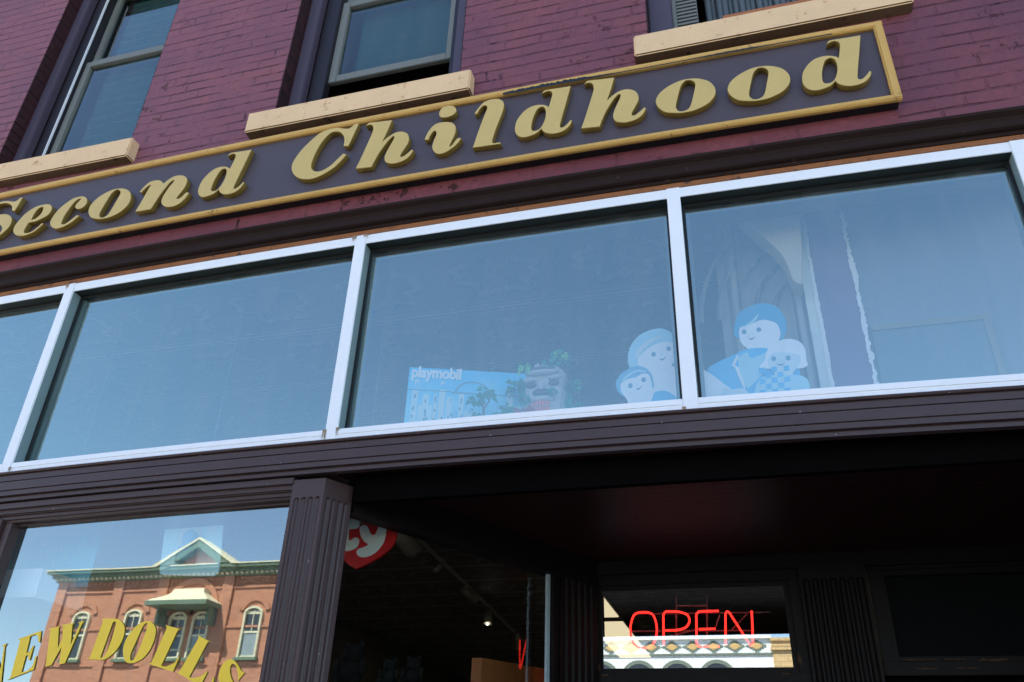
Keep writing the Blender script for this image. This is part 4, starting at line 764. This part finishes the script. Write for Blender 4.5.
# stepped rock body with a brow, two hollows and a mouth
prof = [(3.056,.125,.09),(3.15,.13,.10),(3.25,.12,.095),(3.33,.118,.09),(3.40,.112,.085),(3.455,.118,.09),(3.475,.10,.075),(3.50,.07,.05)]
rings = []
for z, w, d in prof:
    ring = []
    for i in range(28):
        a = 2*math.pi*i/28
        sx = math.copysign(abs(math.cos(a))**.55, math.cos(a)); sy = math.copysign(abs(math.sin(a))**.55, math.sin(a))
        k = 1+rng.uniform(-.05,.05)
        ring.append(bm.verts.new((-.772+w*sx*k, CY+d*sy*k, z+rng.uniform(-.006,.006))))
    rings.append(ring)
for a, b in zip(rings, rings[1:]):
    for i in range(28): bm.faces.new((a[i], a[(i+1)%28], b[(i+1)%28], b[i]))
bm.faces.new(rings[-1]); bm.faces.new(rings[0][::-1])
rk = link('rock', to_me(bm, 'rock'), 'rock', TC)
def lump(name, items, mat, sub=2, na=.15):
    bm = bmesh.new()
    for c, r, s in items: ball_bm(bm, c, r, s, sub, na)
    return link(name, to_me(bm, name), mat, TC)
yf = CY-.095
lump('brow_ledge', [((-.772,yf,3.445),.1,(1.0,.25,.2)),((-.845,yf,3.405),.035,(1.1,.5,.35)),((-.70,yf,3.41),.035,(1.1,.5,.35)),((-.772,yf-.004,3.36),.022,(.8,.8,1.6)),((-.772,yf,3.30),.085,(1.0,.25,.22))], 'rock')
lump('hollow', [((-.838,yf+.005,3.38),.030,(1.1,.5,.5)),((-.706,yf+.005,3.383),.030,(1.1,.5,.5)),((-.772,yf-.003,3.335),.05,(1.1,.4,.4)),((-.772,yf-.012,3.455),.085,(1,.15,.16))], 'rock_dark', na=.05)
lump('tower', [((-.83,CY,3.51),.028,(.9,.9,1.2)),((-.79,CY,3.505),.03,(1,1,1))], 'rock')
bm = bmesh.new()
for i in range(7): box_bm(bm, -.818+i*.015, -.811+i*.015, yf-.032, yf-.022, 3.15, 3.285-.006*abs(i-3))
for i in range(4): box_bm(bm, -.822, -.716, yf-.0295, yf-.0245, 3.16+i*.035, 3.167+i*.035)
link('gate', to_me(bm, 'gate'), 'gate', TC)
bm = bmesh.new()
leaf_cluster(bm, (-.70,CY,3.555), .085, 34, 1, .7); leaf_cluster(bm, (-.76,CY-.02,3.53), .05, 20, 2, 1.0); leaf_cluster(bm, (-.64,CY+.02,3.40), .08, 36, 3, .8); leaf_cluster(bm, (-.62,CY-.02,3.26), .085, 46, 4, .4)
leaf_cluster(bm, (-.955,CY,3.425), .09, 34, 5, .8); leaf_cluster(bm, (-.86,yf-.03,3.30), .04, 24, 6, .8); leaf_cluster(bm, (-.70,yf-.03,3.32), .04, 24, 7, .8); leaf_cluster(bm, (-.66,CY-.02,3.20), .09, 40, 21, .4)
link('foliage', to_me(bm, 'foliage'), 'leaf1', TC)
bm = bmesh.new()
leaf_cluster(bm, (-.87,yf-.01,3.475), .05, 20, 8, 1.6); leaf_cluster(bm, (-.69,CY-.03,3.565), .06, 16, 9, 1.0)
for i in range(9): leaf_cluster(bm, (-.575+.004*math.sin(i*2),CY-.04,3.22+i*.024), .016, 5, 30+i, .5)
link('bright_leaves', to_me(bm, 'bright_leaves'), 'leaf2', TC)
bm = bmesh.new(); leaf_cluster(bm, (-.862,yf-.045,3.215), .075, 30, 12, .5); link('red_plant', to_me(bm, 'red_plant'), 'flower', TC)
tube('branch', [(-.86,CY,3.39),(-.90,CY-.01,3.41),(-.95,CY,3.43)], .006, 'bark', TC)
tube('branch', [(-.70,CY,3.47),(-.69,CY,3.52),(-.66,CY,3.555),(-.60,CY,3.54),(-.585,CY-.03,3.50)], .006, 'bark', TC)
mv = Matrix.Translation((-.105,0,0)) @ Matrix.Translation((-.772-TC.location.x,0,.15)) @ Matrix.Diagonal((.86,1,1,1)) @ Matrix.Translation((.772+TC.location.x,0,-.15))
for ch_ in TC.children: ch_.data.transform(mv)
def toy_tree(x, y, z, s, seed, label):
    t = thing('toy_tree', (x, y, 3.055), label, 'toy', 'toy trees before the carton')
    tube('trunk', [(x,y,3.056),(x+.004,y,z-.05*s),(x-.004,y,z)], .006*s, 'bark', t)
    tube('limb', [(x,y,z-.04*s),(x+.03*s,y,z+.01*s)], .004*s, 'bark', t)
    bm = bmesh.new()
    for k, (dx, dz, r) in enumerate(((-.03,.02,.05),(.03,.03,.055),(.0,.05,.05),(-.05,0,.04),(.05,.0,.04))): leaf_cluster(bm, (x+dx*s,y-.01*k,z+dz*s), r*s, 16, seed+k, .6)
    link('crown', to_me(bm, 'crown'), 'leaf1', t)
toy_tree(-1.165, .20, 3.305, 1.0, 50, 'tallest flat topped green toy tree in front of the blue carton')
toy_tree(-1.055, .21, 3.22, .9, 60, 'bushy green toy tree between the blue carton and the rock fort')
toy_tree(-1.185, .18, 3.195, .6, 70, 'lowest bright green toy bush at the foot of the blue carton')

# cardboard family, one printed display standing behind the glass
FD = thing('cardboard_cutout', (-.2, .21, 3.055), 'blue and white cardboard cutout of a smiling cartoon family, standing behind the mullion', 'cutout')
M['p_white'] = flat('print_white', (.95,.96,.97)); M['p_blue'] = flat('print_blue', (.06,.50,.86)); M['p_pale'] = flat('print_pale_blue', (.42,.74,.86)); M['p_mid'] = flat('print_mid_blue', (.16,.47,.68)); M['p_dark'] = flat('print_dark_blue', (.10,.28,.42)); M['p_soft'] = flat('print_soft', (.68,.80,.86)); M['p_deep'] = flat('print_deep', (.05,.36,.62))
CM = dict(mother_hair='p_pale', mother_body='p_white', mother_dress='p_blue', boy_hair='p_mid', boy_face='p_white', boy_shirt='p_blue', father_hair='p_deep', father_face='p_white', father_coat='p_blue', father_shirt='p_pale', girl_hair='p_white', girl_face='p_soft', girl_shirt='p_pale', mother_hand='p_soft')
parts = {}
for who, cl in (('mother','woman_figure'),('boy','boy_figure'),('father','man_figure'),('girl','girl_figure')):
    first = True; keys = [k for k in DATA['cut'] if k.startswith(who)]
    body = {'mother':'mother_body','boy':'boy_face','father':'father_face','girl':'girl_face'}[who]
    keys.remove(body); keys.insert(0, body)
    root = None
    for k in keys:
        y, loop = DATA['cut'][k]
        nm = cl if root is None else {'hair':'hair','dress':'dress','shirt':'shirt','coat':'coat','hand':'hands','body':'body','face':'face'}[k.split('_')[1]]
        o = standing(nm, [loop], y, .0015, CM[k], FD if root is None else root, n=6)
        if root is None: root = o
    ey = DATA['eyes'][who]
    for (x, z) in ey[1:]:
        lp = [(x+.0105*math.cos(a*math.pi/6), z+.0125*math.sin(a*math.pi/6), 0) for a in range(12)]
        standing('eye', [lp], ey[0]-.0012, .001, 'p_dark', root, n=2)
    mo = DATA['mouth'][who]
    (x0,z0),(x1,z1),(x2,z2) = mo[1:]
    lp = [(x0,z0,1),(x1,z1-.004,0),(x2,z2,1),(x1,z1+.004,0)]
    standing('mouth', [lp], mo[0]-.0012, .001, 'p_dark', root, n=6)
    nx, nz = (ey[1][0]+ey[2][0])/2, (ey[1][1]+ey[2][1])/2-.014     # a small drawn nose
    standing('nose', [[(nx-.004,nz+.008,1),(nx+.001,nz-.004,0),(nx+.007,nz-.003,0),(nx+.002,nz,0)]], mo[0]-.0012, .001, 'p_pale', root, n=3)
    if who+'_shine' in DATA['shine']:
        standing('hair_shine', [DATA['shine'][who+'_shine']], DATA['cut'][who+'_hair'][0]-.002, .001, 'p_soft' if who == 'mother' else 'p_pale', root)
    if who == 'girl':
        bm = bmesh.new(); gx, gz = DATA['check'][0]
        for i in range(5):
            for j in range(5):
                if (i+j) % 2: continue
                x, z = gx+i*.026+j*.002, gz+j*.027
                bm.faces.new([bm.verts.new((x+a*.024, DATA['cut']['girl_shirt'][0]-.0015, z+b*.025)) for a, b in ((0,0),(1,.08),(1,1.08),(0,1))])
        link('check_pattern', to_me(bm, 'check_pattern'), 'p_blue', root)
    if who == 'father':
        cy = DATA['cut']['father_coat'][0]-.003
        sh = DATA['cut']['father_shirt'][1]
        x0, z0 = sh[0][0], sh[0][1]
        standing('lapel', [[(x0-.005,z0+.012,1),(x0-.03,z0-.035,1),(x0-.018,z0-.05,1),(x0+.012,z0-.16,1),(x0+.018,z0-.15,1),(x0-.002,z0-.05,1),(x0-.016,z0-.036,1),(x0+.006,z0+.012,1)]], cy, .001, 'p_white', root)
        hx, hz = DATA['eyes']['father'][2]
        standing('hair_shine', [[(hx-.075,hz+.02,1),(hx-.03,hz+.05,0),(hx+.01,hz+.088,1),(hx-.005,hz+.055,0),(hx-.03,hz+.035,0)]], DATA['cut']['father_hair'][0]-.005, .001, 'p_pale', root)

# ------------------------------------------------------------------ inside the side window
HS = thing('heart_sign', (-1.87, .5, 2.62), 'red heart shaped hanging sign with white letters behind the side window', 'sign')
standing('heart', [DATA['heart']], .5, .02, 'red', HS, bevel=.002)
standing('letter', [DATA['ty_t']], .4965, .003, 'offwhite', HS)
standing('letter', [DATA['ty_y']], .4965, .003, 'offwhite', HS)
tube('cord', [(-1.9,.51,2.84),(-1.9,.51,4.39)], .002, 'metal', HS)
TL = thing('track_light', (-3.9, 7.5, 4.36), 'ceiling track with cream lamp heads above the dark shop floor', 'track light')
boxes('rail', [(-.0175,.0175,-3.8,4.6,4.355,4.395)], 'offwhite', None)
rail_o = bpy.data.objects['rail']; rail_o.data.transform(Matrix.Translation((-3.9,7.5,0)) @ Matrix.Rotation(math.radians(4.2), 4, 'Z')); rail_o.data.transform(Matrix.Translation(-TL.location)); rail_o.parent = TL
def lamp_head(x, y, z, ax, s, lit=False):
    ax = Vector(ax).normalized()
    h = lathe('lamp_head', [(.02*s,0),(.055*s,.01*s),(.075*s,.05*s),(.08*s,.26*s),(.072*s,.262*s),(.066*s,.24*s),(.0,.238*s)], (x,y,z), ax, 'lamp', TL, 18)
    tube('stem', [(x,y,z),(x,y,4.36)], .012*s, 'lamp', h)
    if lit:
        c = Vector((x,y,z))+ax*.262*s
        lathe('bulb', [(0,0),(.026*s,.004),(.02*s,.012),(0,.016)], c, ax, 'bulb', h, 12)
lamp_head(-3.76, 5.02, 4.27, (.50,.45,-.55), 1.35)
lamp_head(-3.84, 6.70, 4.33, (-.45,-.3,-.7), .55)
lamp_head(-3.95, 7.85, 4.30, (.55,.5,-.45), 1.05)
lamp_head(-4.02, 9.30, 4.30, (.1,-.3,-.9), .85, True)
lamp_head(-4.09, 11.20, 4.30, (-.1,.2,-.9), 1.0)
for k, (y0, y1, lab) in enumerate(((7.9,10.1,'nearer of the two glowing fluorescent panels seen through the entrance transom'),(10.45,13.9,'farther of the two glowing fluorescent panels seen through the entrance transom'))):
    f = thing('ceiling_light', (-2.42, (y0+y1)/2, 4.3), lab, 'ceiling light', 'fluorescent ceiling lights')
    boxes('housing', [(-2.74,-2.10,y0,y1,4.33,4.398)], 'lamp', f)
    boxes('diffuser', [(-2.72,-2.12,y0+.02,y1-.02,4.315,4.3295)], 'fix', f)
CB = thing('wooden_cabinet', (-1.4, 1.75, .13), 'orange brown wooden cabinet top inside the side window', 'cabinet')
ca, cb = Vector((-1.628,1.6,0)), Vector((-1.567,1.6,0)); cd = Vector((.40,.62,0)).normalized()
upright('carcass', [([ca, cb, cb+cd*.6, ca+cd*.6], .13, 2.372)], 'wood', CB)
M['plush'] = paint('dark_plush', (.010,.008,.006), .9, .3, 40, .6); M['plush2'] = paint('green_plush', (.008,.012,.008), .9, .3, 40, .6)
SH = tag(boxes('display_shelf', [(-2.75,-1.78,1.40,1.75,2.19,2.215),(-2.75,-2.72,1.40,1.75,.13,2.189),(-1.81,-1.78,1.40,1.75,.13,2.189),(-2.72,-1.81,1.42,1.73,1.5,1.52)], 'wood'), 'wooden display shelf holding dark plush toys inside the side window', 'shelf')
SH.data.materials[0] = M['shop_floor']
def plush(x, y, z, s, mat, label):
    t = thing('plush_toy', (x, y, z), label, 'plush toy', 'plush toys on the shelf')
    bm = bmesh.new()
    ball_bm(bm, (x,y,z+.07*s), .075*s, (1,.85,1), 3, .06)
    ball_bm(bm, (x,y-.01*s,z+.175*s), .062*s, (1.05,.9,.95), 3, .06)
    ball_bm(bm, (x,y-.065*s,z+.16*s), .028*s, (1,.9,.8), 2, .05)
    for d in (-1,1):
        ball_bm(bm, (x+d*.048*s,y,z+.228*s), .024*s, (1,.6,1), 2, .05)
        ball_bm(bm, (x+d*.085*s,y-.03*s,z+.1*s), .03*s, (.8,.9,1.7), 2, .05)
        ball_bm(bm, (x+d*.055*s,y-.075*s,z+.03*s), .034*s, (.85,1.4,.85), 2, .05)
    link('body', to_me(bm, 'body'), mat, t)
    for d in (-1,1):
        bm = bmesh.new(); ball_bm(bm, (x+d*.022*s,y-.066*s,z+.19*s), .007*s, sub=2); link('eye', to_me(bm, 'eye'), 'gasket', t)
plush(-2.36, 1.55, 2.216, 1.0, 'plush', 'largest dark plush bear at the left of the shelf behind the side window')
plush(-2.12, 1.56, 2.216, .62, 'plush2', 'middle small plush toy on the shelf behind the side window')
plush(-1.97, 1.56, 2.216, .66, 'plush', 'small plush toy at the right of the shelf, nearest the wooden cabinet')

# posters hanging inside the display window
M['poster1'] = paint('poster_blue', (.10,.60,.95), .5, .3, 9, 0, dirt=(.65,.88,.95), dirt_amt=.04, dirt_scale=16)
M['poster2'] = paint('package_blue', (.50,.85,.97), .4, .15, 12, 0)
pt = tag(boxes('hanging_poster', [(-4.08,-3.46,.50,.504,2.58,3.0)], 'poster1'), 'bright blue hanging poster at the top left of the display window', 'poster')
PK = thing('toy_package', (-2.72, .3, 2.56), 'pale blue see-through toy package hanging in the display window', 'toy package')
rc = []
for cx, cz, a0 in ((-2.575,2.81,0),(-2.86,2.825,90),(-2.83,2.60,180),(-2.545,2.585,270)):
    for k in range(4):
        a = math.radians(a0+k*30); rc.append((cx+.03*math.cos(a), cz+.03*math.sin(a), 1))
standing('card', [rc], .30, .006, 'poster2', PK)
standing('picture', [[(-2.79,2.80,1),(-2.66,2.795,1),(-2.65,2.66,1),(-2.78,2.665,1)]], .297, .001, 'pale_print', PK)
lathe('figure', [(0,0),(.05,.0),(.045,.07),(.018,.085),(.035,.105),(.036,.14),(.015,.16),(0,.162)], (-2.70,.27,2.62), (0,0,1), 'p_mid', PK, 16)
standing('badge', [[(-2.60+.03*math.cos(a*math.pi/5), 2.79+.025*math.sin(a*math.pi/5), 0) for a in range(10)]], .297, .001, 'pale_print', PK)
tube('cord', [(-2.72,.303,2.85),(-2.72,.303,4.39)], .002, 'metal', PK)
tube('cord', [(-3.77,.502,3.0),(-3.77,.502,4.39)], .002, 'metal', None)
bpy.data.objects['cord.002'].name = 'cord'
cc = [o for o in bpy.data.objects if o.name.startswith('cord') and o.parent is None][0]; cc.parent = pt

# ------------------------------------------------------------------ across the street (seen mirrored in the panes)
OY = -22.5
M['obrick'] = bricks('old_brick', (.66,.28,.165), (.34,.115,.06), (.48,.32,.22), row=.075, width=.22, painted=False, rough=.8)
M['green'] = paint('cornice_green', (.15,.22,.15), .6, .15, 2, .1); M['ocream'] = paint('cream_trim', (.80,.74,.52), .6, .08, 2, .05); M['odark'] = paint('dark_window', (.03,.035,.04), .15, .2, 2, 0, spec=.8); M['oblind'] = paint('window_blind', (.30,.36,.38), .5, .1, 2, 0)
OB = thing('brick_building', (-19.4, OY, 0), 'red brick building across the street with green gabled cornice and arched windows', 'building')
def fy(d): return OY+d     # distance out from the facade towards the street (+y)
boxes('wall', [(-25.45,-12.5,OY-10,OY,0,8.7)], 'obrick', OB)
boxes('pier', [(x,x+.42,OY-.02,fy(.09),0,8.62) for x in (-25.45,-22.9,-20.95,-18.25,-15.6,-13.0)], 'obrick', OB)
boxes('string_course', [(-25.45,-12.5,OY-.02,fy(.05),z,z+.07) for z in (5.62,6.85,8.2)], 'obrick', OB)
boxes('cornice', [(-25.6,-12.4,OY-.1,fy(.10),8.62,8.74),(-25.7,-12.3,OY-.1,fy(.24),8.741,8.86),(-25.8,-12.2,OY-.1,fy(.42),8.861,8.96)], 'green', OB)
bm = bmesh.new()
for i in range(66): box_bm(bm, -25.55+i*.2, -25.47+i*.2, OY, fy(.20), 8.665, 8.739)
link('dentils', to_me(bm, 'dentils'), 'ocream', OB)
boxes('cornice_cap', [(-25.85,-12.15,OY-.1,fy(.46),8.9605,9.0)], 'ocream', OB)
bm = bmesh.new()
for i in range(120): box_bm(bm, -25.3+i*.105, -25.245+i*.105, OY, fy(.045), 8.33, 8.58-.10*(i % 2))
link('corbel_teeth', to_me(bm, 'corbel_teeth'), 'obrick', OB)
def tri_prism(name, pts, y0, y1, mat):
    bm = bmesh.new(); a = [bm.verts.new((x,y0,z)) for x, z in pts]; b = [bm.verts.new((x,y1,z)) for x, z in pts]; n = len(pts)
    for i in range(n): bm.faces.new((a[i],a[(i+1)%n],b[(i+1)%n],b[i]))
    bm.faces.new(a[::-1]); bm.faces.new(b); bmesh.ops.recalc_face_normals(bm, faces=bm.faces)
    return link(name, to_me(bm, name), mat, OB)
g = tri_prism('gable', [(-20.9,8.7),(-17.85,8.7),(-19.38,9.75)], OY-.3, fy(.15), 'obrick')
tri_prism('gable_trim', [(-21.15,8.86),(-20.55,8.86),(-19.38,9.62),(-18.2,8.86),(-17.6,8.86),(-19.38,9.93)], OY-.3, fy(.46), 'green')
tri_prism('gable_trim', [(-21.2,8.96),(-20.95,8.96),(-19.38,9.90),(-17.8,8.96),(-17.55,8.96),(-19.38,9.98)], OY-.3, fy(.50), 'ocream')
def arch_ring(name, cx, cz, r0, r1, y0, y1, mat, parent, a0=0, a1=180, n=20):
    bm = bmesh.new(); prev = None
    for i in range(n+1):
        a = math.radians(a0+(a1-a0)*i/n)
        q = [bm.verts.new((cx+r*math.cos(a), y, cz+r*math.sin(a))) for r, y in ((r0,y0),(r1,y0),(r1,y1),(r0,y1))]
        if prev:
            for j in range(4): bm.faces.new((prev[j],prev[(j+1)%4],q[(j+1)%4],q[j]))
        prev = q
    bmesh.ops.recalc_face_normals(bm, faces=bm.faces)
    return link(name, to_me(bm, name), mat, parent)
arch_ring('arch', -19.45, 7.45, .95, 1.15, OY-.02, fy(.07), 'obrick', OB)
def street_window(cx, z0, zs, w, blind, parent, rows=1):
    """round-headed sash window set on the facade with cream trim"""
    r = w/2
    lp = [(cx-r,z0),(cx+r,z0)]+[(cx+r*math.cos(math.pi*i/14), zs+r*.55*math.sin(math.pi*i/14)) for i in range(15)]
    bm = bmesh.new(); bm.faces.new([bm.verts.new((x,fy(.012),z)) for x, z in lp[::-1]])
    wd = link('window', to_me(bm, 'window'), 'odark', parent)
    bm = bmesh.new(); t = .07; prev = None
    path_o = [(cx-r-t,z0)]+[(cx-r-t,zs)]+[(cx-(r+t)*math.cos(math.pi*i/14), zs+(r*.55+t)*math.sin(math.pi*i/14)) for i in range(15)]+[(cx+r+t,zs),(cx+r+t,z0)]
    path_i = [(cx-r,z0)]+[(cx-r,zs)]+[(cx-r*math.cos(math.pi*i/14), zs+r*.55*math.sin(math.pi*i/14)) for i in range(15)]+[(cx+r,zs),(cx+r,z0)]
    for (xo,zo),(xi,zi) in zip(path_o, path_i):
        q = [bm.verts.new((xo,OY-.02,zo)), bm.verts.new((xo,fy(.10),zo)), bm.verts.new((xi,fy(.10),zi)), bm.verts.new((xi,OY-.02,zi))]
        if prev:
            for j in range(3): bm.faces.new((prev[j],prev[j+1],q[j+1],q[j]))
        prev = q
    bmesh.ops.recalc_face_normals(bm, faces=bm.faces)
    link('trim', to_me(bm, 'trim'), 'ocream', wd)
    zm = z0+(zs+r*.5-z0)*.52
    boxes('sash_bars', [(cx-r,cx+r,OY,fy(.05),zm-.03,zm+.03),(cx-.015,cx+.015,OY,fy(.04),zm+.03,zs+r*.5),(cx-r,cx+r,OY,fy(.05),z0,z0+.06)]+([(cx-r,cx+r,OY,fy(.045),zm-.5,zm-.46)] if rows > 1 else []), 'ocream', wd)
    if blind: boxes('blind', [(cx-r+.04,cx+r-.04,OY,fy(.022),z0+.06,zm-.03)], 'oblind', wd)
    boxes('head_panel', [(cx-r+.02,cx+r-.02,OY,fy(.03),zs-.03,zs+r*.28)], 'ocream', wd)
    boxes('sill', [(cx-r-.14,cx+r+.14,OY,fy(.16),z0-.1,z0-.001)], 'green', wd)
    arch_ring('hood_mould', cx, zs-.03, r+.16, r+.34, OY-.01, fy(.06), 'obrick', wd, 15, 165)
for cx, bl in ((-24.02,False),(-21.72,False),(-16.82,True),(-14.3,True)): street_window(cx, 5.86, 7.32, .57, bl, OB)
for cx in (-19.82,-18.88): street_window(cx, 5.84, 7.2, .56, cx > -19, OB, 2)
for cx in (-24.02,-21.72,-19.35,-16.82,-14.3): street_window(cx, .9, 2.9, 1.3, False, OB)
bm = bmesh.new()     # bell-curved balcony hood over the pair of windows
hp = [(1.22,0,1.0),(1.10,.10,.86),(.86,.22,.62),(.66,.36,.46),(.60,.52,.40)]
rings = []
for hw, dz, dd in hp:
    rings.append([bm.verts.new((-19.38+sx*hw, y, 7.62+dz)) for sx, y in ((-1,OY),(-1,fy(dd)),(1,fy(dd)),(1,OY))])
for a, b in zip(rings, rings[1:]):
    for j in range(3): bm.faces.new((a[j],a[j+1],b[j+1],b[j]))
bm.faces.new(rings[-1]); bm.faces.new(rings[0][::-1])
link('window_hood', to_me(bm, 'window_hood'), 'ocream', OB)
boxes('hood_fascia', [(-20.62,-18.14,OY,fy(1.02),7.47,7.619)], 'green', OB)
boxes('hood_bracket', [(x,x+.12,OY,fy(.5),6.9,7.469) for x in (-20.45,-18.43)], 'green', OB)

M['oglaze'] = paint('white_glazed_tile', (.82,.83,.80), .4, .04, 2, 0); M['ogrey'] = paint('grey_green_tile', (.17,.20,.16), .5, .1, 2, 0); M['ochre'] = paint('ochre_tile', (.62,.40,.16), .5, .1, 2, 0); M['ostone'] = bricks('tan_stone', (.62,.43,.21), (.55,.38,.19), (.35,.24,.12), row=.16, width=.5, painted=False, rough=.8)
WB = thing('tiled_building', (-5.3, OY, 0), 'white tiled single storey building across the street with a band of ochre diamonds', 'building')
boxes('wall', [(-11.6,.29,OY-9,OY,0,6.89)], 'oglaze', WB)
boxes('coping', [(-11.65,.285,OY-.1,fy(.10),6.80,6.91)], 'oglaze', WB)
boxes('ledge', [(-11.6,.28,OY-.01,fy(.05),6.30,6.36)], 'ogrey', WB)
pr = boxes('end_pier', [(.29,.92,OY-9,fy(.12),0,6.795)], 'ostone', WB)
boxes('pier_cap', [(.24,.97,OY-.2,fy(.2),6.42,6.50),(.26,.95,OY-.2,fy(.17),6.52,6.57),(.25,.96,OY-.2,fy(.18),6.70,6.80)], 'ostone', pr)
for i in range(17):
    cx = -.19-i*.682; cz = 6.575
    bm = bmesh.new()
    for k, (hw, hz) in enumerate(((.30,.045),(.22,.09),(.14,.135),(.07,.18))): box_bm(bm, cx-hw, cx+hw, OY-.01, fy(.010+k*.002), cz-hz, cz+hz)
    box_bm(bm, cx-.36, cx-.30, OY-.01, fy(.009), cz-.02, cz+.02)
    d = link('diamond', to_me(bm, 'diamond'), 'ogrey', WB)
    bm = bmesh.new()
    for k, (hw, hz) in enumerate(((.17,.035),(.11,.075),(.05,.10))): box_bm(bm, cx-hw, cx+hw, OY, fy(.020+k*.002), cz-hz, cz+hz)
    link('centre', to_me(bm, 'centre'), 'ochre', d)
for i in range(9):
    cx = -1.50-i*1.27
    a = arch_ring('arched_window', cx, 5.55, .50, .62, OY-.01, fy(.03), 'ogrey', WB)
    bm = bmesh.new(); bm.faces.new([bm.verts.new((cx+.51*math.cos(math.pi*k/18), fy(.008), 5.55+.51*math.sin(math.pi*k/18))) for k in range(19)]+[bm.verts.new((cx-.51,fy(.008),3.4)), bm.verts.new((cx+.51,fy(.008),3.4))])
    link('pane', to_me(bm, 'pane'), 'odark', a)

# ------------------------------------------------------------------ light, sky, camera
EL, AZ = math.radians(54), math.radians(-28)     # sun stands behind the shop, a little to the left
sdir = Vector((math.sin(AZ)*math.cos(EL), math.cos(AZ)*math.cos(EL), math.sin(EL)))
su = bpy.data.lights.new('sun', 'SUN'); su.energy = 13.5; su.angle = math.radians(.5); su.color = (1,.95,.87)
so = bpy.data.objects.new('sun', su); COL.objects.link(so); so.rotation_euler = sdir.to_track_quat('Z', 'Y').to_euler(); so.location = (0, 20, 30)
w = bpy.data.worlds.new('World'); scn.world = w; w.use_nodes = True
nt = w.node_tree; nt.nodes.clear()
wo = nd(nt, 'ShaderNodeOutputWorld'); bg = nd(nt, 'ShaderNodeBackground'); sk = nd(nt, 'ShaderNodeTexSky', sky_type='NISHITA')
sk.sun_disc = False; sk.sun_elevation = EL; sk.sun_rotation = AZ; sk.air_density = 1.0; sk.dust_density = .05; sk.ozone_density = 1.3; sk.altitude = 1200
bg.inputs[1].default_value = .41
nt.links.new(sk.outputs[0], bg.inputs[0]); nt.links.new(bg.outputs[0], wo.inputs[0])
cam = bpy.data.cameras.new('camera'); co = bpy.data.objects.new('camera', cam); COL.objects.link(co)
cam.sensor_width = 36; cam.sensor_fit = 'HORIZONTAL'; cam.lens = 824.226/1024*36; cam.clip_end = 3000
yaw, pit, rol = (0.295058, 0.519687, 0.038001)
f = Vector((-math.sin(yaw)*math.cos(pit), math.cos(yaw)*math.cos(pit), math.sin(pit)))
r0 = Vector((math.cos(yaw), math.sin(yaw), 0)); u0 = r0.cross(f)
r = math.cos(rol)*r0+math.sin(rol)*u0; u = -math.sin(rol)*r0+math.cos(rol)*u0
mw = Matrix((r, u, -f)).transposed().to_4x4(); mw.translation = (0, -3.2, 1.6)
co.matrix_world = mw
scn.camera = co
scn.render.engine = 'CYCLES'
scn.cycles.max_bounces = 10; scn.cycles.transparent_max_bounces = 16; scn.cycles.glossy_bounces = 6
scn.view_settings.view_transform = 'Standard'; scn.view_settings.look = 'None'; scn.view_settings.exposure = 0
